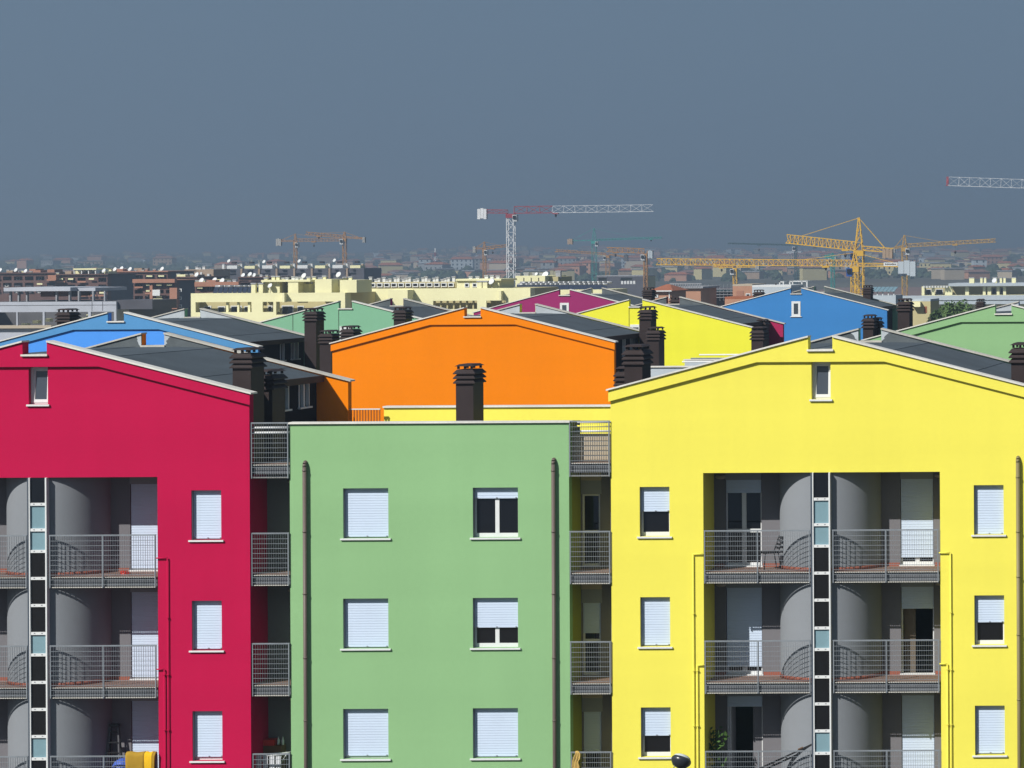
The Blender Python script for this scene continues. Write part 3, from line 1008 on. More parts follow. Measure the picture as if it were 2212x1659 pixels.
# ------------------------------------------------------------------ town behind
class Block:
    """building laid out from pixels on its own front plane, D from the camera"""

    def __init__(self, name, label, x0, x1, yt, D, depth, m_wall, holes=(), rec=1.4, m_rec=None, cat="building",
                 group="apartment blocks beyond the bright houses", m_roof=None, overhang=0.0):
        self.D = D
        self.ym = yt
        c = P((x0 + x1) / 2, yt, D)
        self.z0 = hill_z(c.x, D)
        self.o = thing(name, label, cat, (c.x, D, self.z0), group)
        self.c = c
        a, b = self.lx(x0), self.lx(x1)
        zt = self.lz(yt)
        self.zt, self.a, self.b, self.depth = zt, a, b, depth
        hs = [(self.lx(h[0]), self.lx(h[1]), self.lz(h[3]), self.lz(h[2])) for h in holes]
        if hs:
            MB().wall(a, b, zt, 0.0, hs, 0.0, 0.3).build("front_wall", m_wall, self.o)
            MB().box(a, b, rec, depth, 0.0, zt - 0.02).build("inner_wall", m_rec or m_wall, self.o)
            MB().box(a, a + 0.3, 0.302, rec, 0.0, zt - 0.01).build("side_wall", m_wall, self.o)
            MB().box(b - 0.3, b, 0.302, rec, 0.0, zt - 0.01).build("side_wall", m_wall, self.o)
        else:
            MB().box(a, b, 0.0, depth, 0.0, zt).build("wall", m_wall, self.o)
        if m_roof is not None:
            MB().box(a - overhang, b + overhang, -overhang, depth + overhang, zt + 0.003, zt + 0.25).build("roof", m_roof, self.o)

    def lx(self, px, dy=0.0):
        return P(px, self.ym, self.D + dy).x - self.c.x

    def lz(self, py, dy=0.0, px=None):
        x = PX + (self.c.x) * FPX / self.D if px is None else px
        return P(x, py, self.D + dy).z - self.z0

    def box(self, name, x0, x1, y0, y1, m, dy=-0.1, dep=0.1, parent=None):
        return MB().box(self.lx(x0, dy), self.lx(x1, dy), dy, dy + dep, self.lz(y1, dy), self.lz(y0, dy)).build(name, m, parent or self.o)

    def window(self, x0, x1, y0, y1, dy=0.0, m=None, frame=None):
        w = self.box("window", x0, x1, y0, y1, frame or M_WHITE, dy - 0.06, 0.055)
        i = 0.12
        MB().box(self.lx(x0, dy) + i, self.lx(x1, dy) - i, dy - 0.075, dy - 0.062, self.lz(y1, dy) + i, self.lz(y0, dy) - i).build("pane", m or M_GLASS, w)
        return w

    def pot(self, px, y_top, w=0.5, h=1.2, dy=4.0, m=None, cowl=True):
        """roof chimney or vent with a cowl"""
        x, z = self.lx(px, dy), self.lz(y_top, dy)
        c = MB().box(x - w / 2, x + w / 2, dy, dy + w, z - h, z - 0.18).build("chimney", m or M_CREAM, self.o)
        if cowl:
            MB().box(x - w / 2 - 0.06, x + w / 2 + 0.06, dy - 0.06, dy + w + 0.06, z - 0.18, z).build("cowl", M_ZINC, c)

    def dish(self, px, py, d=0.8, dy=1.0, drop=1.0):
        x, z = self.lx(px, dy), self.lz(py, dy)
        m = MB().lathe([(0.02, 0.13), (d * 0.25, 0.10), (d * 0.42, 0.04), (d * 0.5, 0.0), (d * 0.42, 0.02), (0.02, 0.09)], 14).mesh("satellite_dish", M_WHITE)
        o = place("satellite_dish", m, self.o, (x, dy, z), (R(62), 0, R(-25)))
        st = MB().bar((x, dy + 0.12, z - drop), (x, dy + 0.12, z), 0.06, n=6).build("mast", M_GALV, self.o)
        return o

    def panels(self, x0, x1, y, n, dy=3.0, h=1.3):
        xa, xb = self.lx(x0, dy), self.lx(x1, dy)
        z = self.lz(y, dy)
        w = (xb - xa) / n
        me = cached(("pv", round(w, 2)), lambda: MB().hexa([(0.05, 0, 0), (w - 0.05, 0, 0), (w - 0.05, 0.05, -0.04), (0.05, 0.05, -0.04)],
                                                          [(0.05, 0.8, h * 0.8), (w - 0.05, 0.8, h * 0.8), (w - 0.05, 0.85, h * 0.8 - 0.04), (0.05, 0.85, h * 0.8 - 0.04)]).mesh("solar_panel", M_PANEL))
        tk = cached("pvt", lambda: MB().bar((0.1, 0.9, 1.08), (1.3, 0.9, 1.08), 0.34, n=10).mesh("tank", M_ZINC))
        for k in range(n):
            p = place("solar_panel", me, self.o, (xa + w * k, dy, z - h * 0.8))
            place("tank", tk, p)


# cream apartment terrace, left of the mint gable and on to the plum one
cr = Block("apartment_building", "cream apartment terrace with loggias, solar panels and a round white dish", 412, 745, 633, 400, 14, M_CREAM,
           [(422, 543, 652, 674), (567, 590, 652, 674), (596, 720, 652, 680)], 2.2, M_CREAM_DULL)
cr.box("parapet_return", 609, 614, 633, 653, M_CREAM, -0.9, 0.9)
for a, b, y0, y1 in ((440, 456, 660, 674), (470, 486, 661, 676), (498, 522, 660, 676), (527, 541, 661, 673), (578, 588, 660, 674), (608, 634, 660, 680), (642, 656, 661, 676)):
    cr.window(a, b, y0, y1, 2.2)
for a, b in ((488, 493), (512, 516), (535, 540), (598, 602)):
    cr.box("pillar", a, b, 652, 674, M_CREAM, 0.4, 0.4)
cr.box("penthouse", 566, 604, 608, 634, M_CREAM, 1.5, 5)
cr.box("penthouse", 622, 644, 608, 634, M_CREAM, 1.0, 5)
cr.box("penthouse", 652, 668, 614, 634, M_CREAM, 3.0, 4)
cr.box("penthouse", 680, 716, 604, 634, M_CREAM, 0.6, 5)
cr.box("penthouse", 734, 770, 606, 633, M_CREAM, 0.8, 6)
cr.box("cornice", 564, 670, 605, 609, M_CREAM, 0.9, 6)
for px_, py_ in ((547, 611), (563, 611)):
    cr.pot(px_, py_, 0.55, 1.5, 0.8)
for px_ in (574, 590, 600, 612, 619, 633, 641, 651, 666, 678, 692, 700, 744, 756):
    cr.pot(px_, 596 + (px_ * 7 % 5), 0.42, 1.0, 4.0, M_WHITE if px_ % 2 else M_CREAM)
cr.panels(458, 542, 619, 8)
cr.dish(583, 617, 0.75, 1.0)
cr.dish(656, 596, 0.8, 3.0)
cr.dish(731, 594, 0.85, 3.0, 1.6)
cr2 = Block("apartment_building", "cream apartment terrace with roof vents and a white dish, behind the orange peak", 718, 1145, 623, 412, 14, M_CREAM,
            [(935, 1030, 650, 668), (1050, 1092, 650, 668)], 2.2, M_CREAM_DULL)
cr2.box("bay", 716, 748, 633, 660, M_CREAM, -2.2, 2.2)
cr2.box("bay", 838, 880, 626, 664, M_CREAM, -2.6, 2.6)
cr2.box("bay", 1077, 1082, 629, 650, M_CREAM, -1.0, 1.0)
cr2.box("penthouse", 986, 1078, 605, 626, M_CREAM, 0.8, 7)
cr2.box("cornice", 984, 1082, 603, 607, M_CREAM, 0.5, 7.6)
for a, b in ((1003, 1013), (1020, 1030)):
    cr2.window(a, b, 612, 621, 0.8)
for px_ in (1035, 1047):
    cr2.pot(px_, 607, 0.6, 1.0, 0.2)
cr2.dish(1061, 609, 0.95, 0.3)
cr2.box("clerestory", 796, 984, 609, 622, M_CREAM_DULL, 3.0, 6)
for k in range(12):
    x = 798 + k * 15.4
    cr2.window(x, x + 12.5, 611, 620, 2.9)
for k in range(22):
    x = 800 + k * 8.4 + (k * 13 % 5)
    cr2.pot(x, 597 + (k * 5 % 7), 0.36, 1.1, 4.5, M_WHITE)
for px_ in (1016, 1031, 1050, 1062, 1075):
    cr2.pot(px_, 595 + px_ % 3, 0.45, 0.9, 4.0, M_WHITE)
for k in range(7):
    cr2.box("column", 936 + k * 14, 939 + k * 14, 650, 668, M_CREAM_DULL, 0.6, 0.4)
cr3 = Block("apartment_building", "cream stepped block with a large white dish, left of the plum gable", 1113, 1177, 596, 470, 12, M_CREAM)
for a, b in ((1130, 1131.5), (1146, 1147.5), (1162, 1163.5)):
    cr3.box("joint", a, b, 600, 616, M_CHIMNEY, -0.05, 0.05)
cr3.box("shade_tone_wing", 1177, 1205, 598, 630, M_CREAM_DULL, 2, 8)  # the wing's shade is put into a duller cream
for px_, py_ in ((1118, 590), (1136, 589), (1155, 589), (1170, 590), (1205, 585)):
    cr3.pot(px_, py_, 0.7, 1.2, 3.0, M_ZINC)
cr3.dish(1177, 594, 1.25, 1.5)
cr3.dish(1158, 592, 0.6, 1.5)
sl = Block("apartment_building", "low cream wing carrying a long row of solar panels behind the plum peak", 1109, 1310, 626, 440, 12, M_CREAM)
sl.panels(1112, 1300, 615, 18, 1.0)
sl.panels(1118, 1310, 611, 18, 5.0)

# bare concrete frame at the left edge
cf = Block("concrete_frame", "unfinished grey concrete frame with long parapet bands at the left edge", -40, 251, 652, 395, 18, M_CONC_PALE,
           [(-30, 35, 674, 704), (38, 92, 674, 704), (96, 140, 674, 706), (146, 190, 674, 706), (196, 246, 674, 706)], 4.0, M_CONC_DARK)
cf.box("parapet_seam", -40, 251, 659, 660, M_CONC_DARK, -0.02, 0.02)
for x in (198, 221):
    cf.box("parapet_joint", x, x + 0.8, 652, 672, M_CONC_DARK, -0.03, 0.03)
cf.box("end_panel", 253, 329, 649, 669, M_DUSK, 0.5, 8)
cf.box("roof_slab", 8, 152, 621, 629, M_CONC_PALE, 4, 12)
cf.box("roof_slab", 153, 206, 622, 629, M_CONC_PALE, 6, 10)
cf.box("core_wall", 88, 118, 629, 641, M_BRICK, 7, 4)
cf.box("core_wall", 124, 150, 629, 640, M_BRICK, 7, 4)
cf.box("core_wall", 158, 168, 629, 640, M_BRICK_DULL, 7, 4)
for x in (20, 38, 56, 120, 148, 168, 199, 224):
    cf.box("column", x, x + 3, 629, 652, M_CONC, 4.5, 0.5)
for x, y in ((70, 692), (95, 688), (46, 698), (150, 684), (172, 686), (186, 680)):
    cf.box("stacked_block", x, x + 12, y, y + 7, M_CREAM, 2.0, 1.0)
cf.box("floor_edge", -40, 110, 703, 709, M_BEIGE, -0.5, 3)


def brick_block(label, x0, x1, yt, D, floors=3, pitch=15.0, m=M_BRICK_DULL, band=M_BRICK, seed=1, tops=True):
    rnd = random.Random(seed)
    holes = []
    n = max(2, int((x1 - x0) / 22))
    w = (x1 - x0) / n
    for f in range(floors):
        y = yt + 6 + f * pitch
        for k in range(n):
            if rnd.random() < 0.86:
                holes.append((x0 + k * w + w * 0.12, x0 + (k + 1) * w - w * 0.10, y, y + pitch * 0.62))
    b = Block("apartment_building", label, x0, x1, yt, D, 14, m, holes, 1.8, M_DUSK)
    for f in range(floors):
        y = yt + 6 + f * pitch
        for k in range(n):
            if rnd.random() < 0.55:
                b.window(x0 + k * w + w * 0.3, x0 + k * w + w * (0.5 + 0.2 * rnd.random()), y + pitch * 0.12, y + pitch * 0.58, 1.8, frame=M_WHITE)
            if rnd.random() < 0.28:
                b.box("balcony_front", x0 + k * w + w * 0.1, x0 + (k + 1) * w - w * 0.1, y + pitch * 0.45, y + pitch * 0.7, band, -0.5, 0.12)
            if rnd.random() < 0.22:
                b.box("awning", x0 + k * w + w * 0.2, x0 + k * w + w * 0.7, y + 1, y + pitch * 0.3, M_CREAM, -0.6, 0.1)
    b.box("cornice", x0 - 1, x1 + 1, yt - 2.2, yt, M_BRICK_DULL if seed % 2 else M_BRICK, -0.4, 15)
    if tops:
        for k in range(max(2, int((x1 - x0) / 13))):
            x = x0 + 4 + k * 13 + rnd.uniform(-4, 4)
            if x > x1 - 8:
                continue
            t = rnd.random()
            if t < 0.4:
                b.box("penthouse", x, x + rnd.uniform(10, 20), yt - rnd.uniform(6, 10), yt - 2.2, rnd.choice((M_CREAM, M_CREAM, M_BRICK, M_TAN)), rnd.uniform(1, 5), 4)
            b.pot(x + 3, yt - rnd.uniform(5, 9), 0.5, 1.4, 3.0, rnd.choice((M_CREAM, M_WHITE, M_BRICK)))
            if rnd.random() < 0.4:
                b.dish(x + rnd.uniform(4, 14), yt - rnd.uniform(5, 9), 1.0, 2.0)
    return b


brick_block("dark brick apartment block at the far left edge with white dishes on the roof", -20, 122, 591, 640, 3, 14, seed=3)
b = brick_block("dark brick apartment block with a lit white roof canopy, second from the left edge", 120, 232, 594, 610, 3, 15, seed=5)
b.box("canopy", 158, 208, 580, 583, M_CREAM, 0.5, 7)
for x in (159, 175, 190, 205):
    b.box("canopy_post", x, x + 2, 583, 592, M_WHITE, 0.7, 0.4)
b.box("brick_wing", 103, 121, 594, 605, M_BRICK, -2.0, 2)
brick_block("dark brick apartment block with a tall white vent, right of the lit canopy", 234, 362, 588, 630, 4, 14, seed=8)
b = brick_block("brick apartment block with a deep red parapet, white awnings and tall pillars", 288, 378, 607, 520, 4, 13, M_BRICK_DULL, M_BRICK, seed=12, tops=False)
b.box("parapet", 286, 377, 603, 611, M_BRICK, -1.0, 1.0)
b.box("pillar", 366, 382, 622, 668, M_BRICK, -0.8, 1.2)
b.box("pillar", 323, 329, 614, 650, M_BRICK, -0.6, 0.6)
b.box("awning", 329, 345, 626, 639, M_WHITE, -1.2, 0.3)
b.box("awning", 330, 350, 645, 655, M_CREAM, -1.2, 0.3)
for k in range(3):
    b.window(386, 392, 624 + k * 17, 631 + k * 17, -0.0)
brick_block("dark brick block right of the tall pillars, behind the cream terrace", 380, 425, 600, 560, 4, 14, seed=21)
tb = Block("apartment_building", "low tan stone block with small white vents on its wall", 398, 461, 582, 700, 10, M_TAN)
for x in (400, 421, 427, 436):
    tb.pot(x + 4, 575 + x % 4, 0.6, 1.5, 1.0, M_WHITE)
tb.box("bay", 427, 433, 590, 606, M_BRICK, -1.0, 1.0)
tb.box("vent_box", 432, 436, 588, 596, M_WHITE, -1.3, 0.3)
tb.box("vent_box", 447, 452, 592, 602, M_WHITE, -0.6, 0.6)
b = brick_block("brick block with a pale red parapet behind the cream solar roof", 421, 514, 613, 480, 2, 14, M_BRICK_DULL, M_BRICK, seed=31)
b.box("parapet", 420, 515, 609, 619, M_BRICK, -0.8, 0.8)
lb = Block("apartment_building", "long grey block with white roof boxes and tan pillars on the left skyline", 476, 786, 580, 820, 14, M_DUSK,
           [(486 + k * 37, 510 + k * 37, 583, 594) for k in range(8)], 1.5, M_DUSK)
for k in range(8):
    x = 480 + k * 38
    lb.box("roof_box", x + 10, x + 32, 573 + k % 2, 580, M_CREAM if k % 2 else M_WHITE, 0.5, 4)
    lb.box("pillar", x + 1, x + 5, 580, 602, M_TAN, -0.8, 0.8)
    lb.pot(x + 2, 569, 0.6, 2.0, 3, M_WHITE)
    lb.pot(x + 36, 570, 0.6, 2.0, 3, M_TAN)
    lb.box("tank", x + 20, x + 27, 565, 569, M_CHIMNEY, 4.0, 1.6)
    if k % 2 == 0:
        lb.dish(x + 14, 563 + k % 3, 1.1, 2.0, 1.4)
brick_block("brick block with a red cornice between the tan wall and the cream dishes", 514, 590, 600, 600, 2, 13, seed=41)
gb = Block("apartment_building", "dark grey block with white openings right of the teal crane", 1288, 1394, 597, 900, 12, M_DUSK, [(1292, 1310, 600, 606), (1340, 1365, 600, 606)], 1.4, M_CREAM_DULL, m_roof=M_CONC)
for k in range(5):
    gb.window(1341 + k * 6.5, 1345.5 + k * 6.5, 607, 614, 0.0, m=M_WHITE)

# salmon house, site hut and half built frames right of the plum gable
hh = Block("salmon_house", "small salmon house with a terracotta hipped roof above the yellow gable", 1405, 1449, 628, 380, 8, M_PINK, cat="house", group="houses beyond the bright gables")
xa, xb, zt = hh.a - 0.3, hh.b + 0.3, hh.zt
xm = (xa + xb) / 2
rf = MB()
rf.poly([(xa, -0.3, zt), (xb, -0.3, zt), (xm + 0.2, 4, zt + 0.75), (xm - 0.2, 4, zt + 0.75)])
rf.poly([(xb, -0.3, zt), (xb, 8.3, zt), (xm + 0.2, 4, zt + 0.75)])
rf.poly([(xb, 8.3, zt), (xa, 8.3, zt), (xm - 0.2, 4, zt + 0.75), (xm + 0.2, 4, zt + 0.75)])
rf.poly([(xa, 8.3, zt), (xa, -0.3, zt), (xm - 0.2, 4, zt + 0.75)])
rf.poly([(xa, -0.3, zt), (xa, 8.3, zt), (xb, 8.3, zt), (xb, -0.3, zt)])
rf.build("roof", M_TILE, hh.o)
hh.box("gutter", 1404, 1450, 627.5, 630, M_WHITE, -0.45, 0.15)
hh.window(1411, 1421, 636, 643, 0.0)
hh.box("downpipe", 1444, 1446, 630, 645, M_WHITE, -0.12, 0.1)
sb = Block("salmon_building", "long salmon building under a railed concrete roof terrace, behind the yellow roof", 1461, 1513, 623, 430, 10, M_PINK, m_roof=M_CONC, overhang=0.4)
for k in range(13):
    sb.box("baluster", 1448 + k * 5.2, 1449.5 + k * 5.2, 614, 621, M_CONC, -0.4, 0.15)
sb.box("terrace_rail", 1446, 1515, 612, 614, M_CONC, -0.4, 0.2)
gs = Block("scaffolded_building", "dark glassy building wrapped in scaffolding between two salmon walls", 1512, 1582, 622, 450, 10, M_DUSK)
for k in range(9):
    gs.box("scaffold_pole", 1514 + k * 8, 1514.7 + k * 8, 614, 650, M_GALV, -1.0, 0.08)
for k in range(4):
    gs.box("scaffold_deck", 1512, 1582, 624 + k * 6, 625 + k * 6, M_CONC, -1.1, 0.6)
for k in range(10):
    gs.window(1514 + k * 6.8, 1519.5 + k * 6.8, 626, 634, 0.0, frame=M_CR_DARK)
s2 = Block("salmon_building", "salmon building with a dark window left of the cobalt blue gable", 1582, 1624, 618, 440, 10, M_PINK, m_roof=M_BEIGE)
s2.window(1610, 1620, 634, 642, 0.0)
s2.box("recess", 1590, 1605, 628, 650, M_BRICK, -0.05, 0.05)
wr = Block("white_roof_building", "low white roofed shed behind the cobalt blue gable's left slope", 1624, 1708, 620, 420, 9, M_GREY_LIGHT, m_roof=M_WHITE)
wr.box("vent_pipe", 1674, 1676, 612, 622, M_CHIMNEY, 2, 0.2)
fr_ = Block("concrete_frame", "half built white concrete frame standing behind the cobalt blue peak", 1681, 1745, 620, 560, 8, M_CONC)
for x in (1682, 1690, 1704, 1710, 1730, 1741):
    fr_.box("column", x, x + 2.6, 608, 620, M_WHITE, 0.2, 0.4)
fr_.box("roof_beam", 1682, 1690, 608, 610, M_WHITE, 0.2, 5)
fr_.box("roof_beam", 1704, 1744, 607, 609, M_WHITE, 0.2, 5)
tf = Block("tile_roofed_row", "low row with red tiled roofs below the scaffolded building", 1565, 1665, 646, 330, 7, M_PINK, m_roof=M_TILE, cat="building")

# pale buildings at the right
gc = Block("glass_canopy", "grey glazed canopy on white posts beside the cobalt blue house", 1879, 1934, 638, 420, 6, M_GREY_LIGHT, cat="canopy", group=None)
for k in range(5):
    x = 1881 + k * 12
    gc.box("post", x, x + 2, 628, 638, M_WHITE, 0.1, 0.2)
za, zb = gc.lz(630), gc.lz(621)
for k in range(6):
    xx0, xx1 = gc.lx(1879 + k * 9), gc.lx(1887 + k * 9)
    MB().hexa([(xx0, -0.2, za), (xx1, -0.2, za), (xx1, 3.0, zb), (xx0, 3.0, zb)],
              [(xx0, -0.2, za + 0.06), (xx1, -0.2, za + 0.06), (xx1, 3.0, zb + 0.06), (xx0, 3.0, zb + 0.06)]).build("glazing_panel", M_FROST, gc.o)
rb = Block("apartment_building", "pale cream building with deep balconies, white pillars and roof vents at the right edge", 1990, 2290, 618, 690, 16, M_CREAM,
           [(1996, 2012, 621, 637), (2018, 2040, 621, 637), (2056, 2084, 619, 637), (2092, 2122, 619, 637), (2128, 2132, 619, 637), (2140, 2152, 620, 637), (2158, 2166, 620, 637), (2172, 2260, 619, 637)], 2.4, M_CREAM_DULL)
rb.box("roof_slab", 2048, 2290, 612, 618, M_GREY_LIGHT, -1.2, 16)
rb.box("parapet_band", 1938, 2290, 638, 648, M_GREY_LIGHT, -1.6, 1.4)
rb.box("parapet_band", 1985, 2290, 650, 657, M_GREY_LIGHT, -1.9, 1.6)
rb.box("parapet_band", 1938, 1985, 650, 675, M_CREAM, -1.9, 1.6)
for k in range(9):
    rb.box("pergola_slat", 1993 + k * 6.2, 1996.5 + k * 6.2, 617, 621, M_WHITE, -1.0, 2.0)
rb.window(2142, 2151, 622, 636, 2.4)
rb.window(2159, 2166, 622, 634, 2.4)
rb.window(1999, 2011, 624, 636, 2.4)
rb.window(2020, 2036, 624, 636, 2.4)
for x, w in ((2098, 1.1), (2119, 0.5), (2127, 0.5), (2148, 0.9), (2161, 0.5), (2169, 0.5), (2189, 0.9)):
    rb.pot(x, 599, w, 1.6, 3.0, M_CREAM)
rb.dish(2147, 606, 1.3, 1.5)
lw = Block("cream_house", "cream house half painted in shade tone below the pale parapets, left of the leafy tree", 1968, 2009, 651, 360, 7, M_CREAM_DULL, m_roof=M_GREY_LIGHT, cat="house", group="houses beyond the bright gables")  # dull cream walls stand in for the shaded half
lw.box("lit_tone_bay", 1969, 1987, 652, 663, M_CREAM, -0.8, 0.8)  # brighter cream stands in for the sunlit part
lw.box("door", 1995, 2001, 662, 676, M_TILE, -0.05, 0.05)


# ------------------------------------------------------------------ trees
def leaf_mat(name, col):
    m = mat(name, col, 0.7, 0.35, 0.8, 0.25, spec=0.2)
    return m


M_LEAF = leaf_mat("dark green leaves", (0.045, 0.085, 0.022))
M_LEAF2 = leaf_mat("mid green leaves", (0.10, 0.17, 0.05))
M_BARK = mat("brown bark", (0.10, 0.07, 0.05), 0.9, 0.2, 3)


def tree(label, px, py_top, D, crown_w, crown_h, n, seed, m=None):
    rnd = random.Random(seed)
    p = P(px, py_top, D)
    z0 = hill_z(p.x, D)
    H = p.z - z0
    t = thing("leafy_tree", label, "tree", (p.x, D, z0), "trees among the buildings")
    tr = MB()
    zc = H - crown_h / 2
    tr.lathe([(0.32, 0), (0.24, H * 0.3), (0.16, zc), (0.05, H - crown_h * 0.2)], 8)
    for k in range(7):
        a = rnd.uniform(0, 6.28)
        z = rnd.uniform(H * 0.4, zc)
        tr.bar((0, 0, z), (math.cos(a) * crown_w * 0.35, math.sin(a) * crown_w * 0.35, z + crown_h * 0.3), 0.12, n=5)
    tr.build("trunk", M_BARK, t)
    cr_ = MB()
    lobes = [(rnd.gauss(0, 0.3), rnd.gauss(0, 0.3), rnd.uniform(-0.35, 0.38), rnd.uniform(0.22, 0.4)) for _ in range(22)]
    for k in range(n):
        lx, ly, lz_, lr = rnd.choice(lobes)
        v = Vector((rnd.gauss(0, 1), rnd.gauss(0, 1), rnd.gauss(0, 1))).normalized() * (lr * rnd.uniform(0.6, 1.05))
        c = Vector(((lx + v.x) * crown_w / 2 * 1.1, (ly + v.y) * crown_w / 2 * 1.1, zc + (lz_ + v.z) * crown_h / 2 * 1.25))
        s = rnd.uniform(0.10, 0.22)
        nrm = (v + Vector((rnd.gauss(0, .5), rnd.gauss(0, .5), rnd.gauss(0, .5) + 0.3))).normalized()
        a = nrm.orthogonal().normalized()
        b = nrm.cross(a)
        th = rnd.uniform(0, 3.14)
        a, b = a * math.cos(th) + b * math.sin(th), b * math.cos(th) - a * math.sin(th)
        cr_.poly([c - a * s * 1.4, c - b * s * 0.7, c + a * s * 1.4, c + b * s * 0.7])
    cr_.build("crown", m or M_LEAF, t)
    return t


tree("broad leafy green tree between the cream house and the right green gable", 2056, 641, 330, 4.9, 6.5, 9000, 4, M_LEAF2)
tree("tree top just showing over the peak of the right green gable", 2205, 648, 340, 3.6, 4.5, 4500, 9, M_LEAF2)
tree("small bushy tree at the foot of the leafy one, by the cream house", 2018, 664, 325, 2.2, 3.2, 2600, 14, M_LEAF)


# ------------------------------------------------------------------ tower cranes
def lattice(mb, p0, p1, w, h, n, t, tri=False):
    """lattice boom from p0 to p1, w wide and h high, n bays; tri = single top chord"""
    p0, p1 = Vector(p0), Vector(p1)
    d = (p1 - p0).normalized()
    if abs(d.z) > 0.9:
        a, b = Vector((1, 0, 0)), Vector((0, 1, 0))
    else:
        a = Vector((0, 1, 0))
        b = d.cross(a) * (-1 if d.x > 0 else 1)
        if b.z < 0:
            b = -b
    if tri:
        cs = [-a * w / 2, a * w / 2, b * h]
    elif abs(d.z) > 0.9:
        cs = [-a * w / 2 - b * h / 2, a * w / 2 - b * h / 2, a * w / 2 + b * h / 2, -a * w / 2 + b * h / 2]
    else:
        cs = [-a * w / 2, a * w / 2, a * w / 2 + b * h, -a * w / 2 + b * h]
    for c in cs:
        mb.bar(p0 + c, p1 + c, t)
    m = len(cs)
    for k in range(n):
        q0, q1 = p0.lerp(p1, k / n), p0.lerp(p1, (k + 1) / n)
        for i in range(m):
            j = (i + 1) % m
            u, v = (cs[i], cs[j]) if k % 2 else (cs[j], cs[i])
            mb.bar(q0 + u, q1 + v, t * 0.6)
            mb.bar(q0 + cs[i], q0 + cs[j], t * 0.5)
    return mb


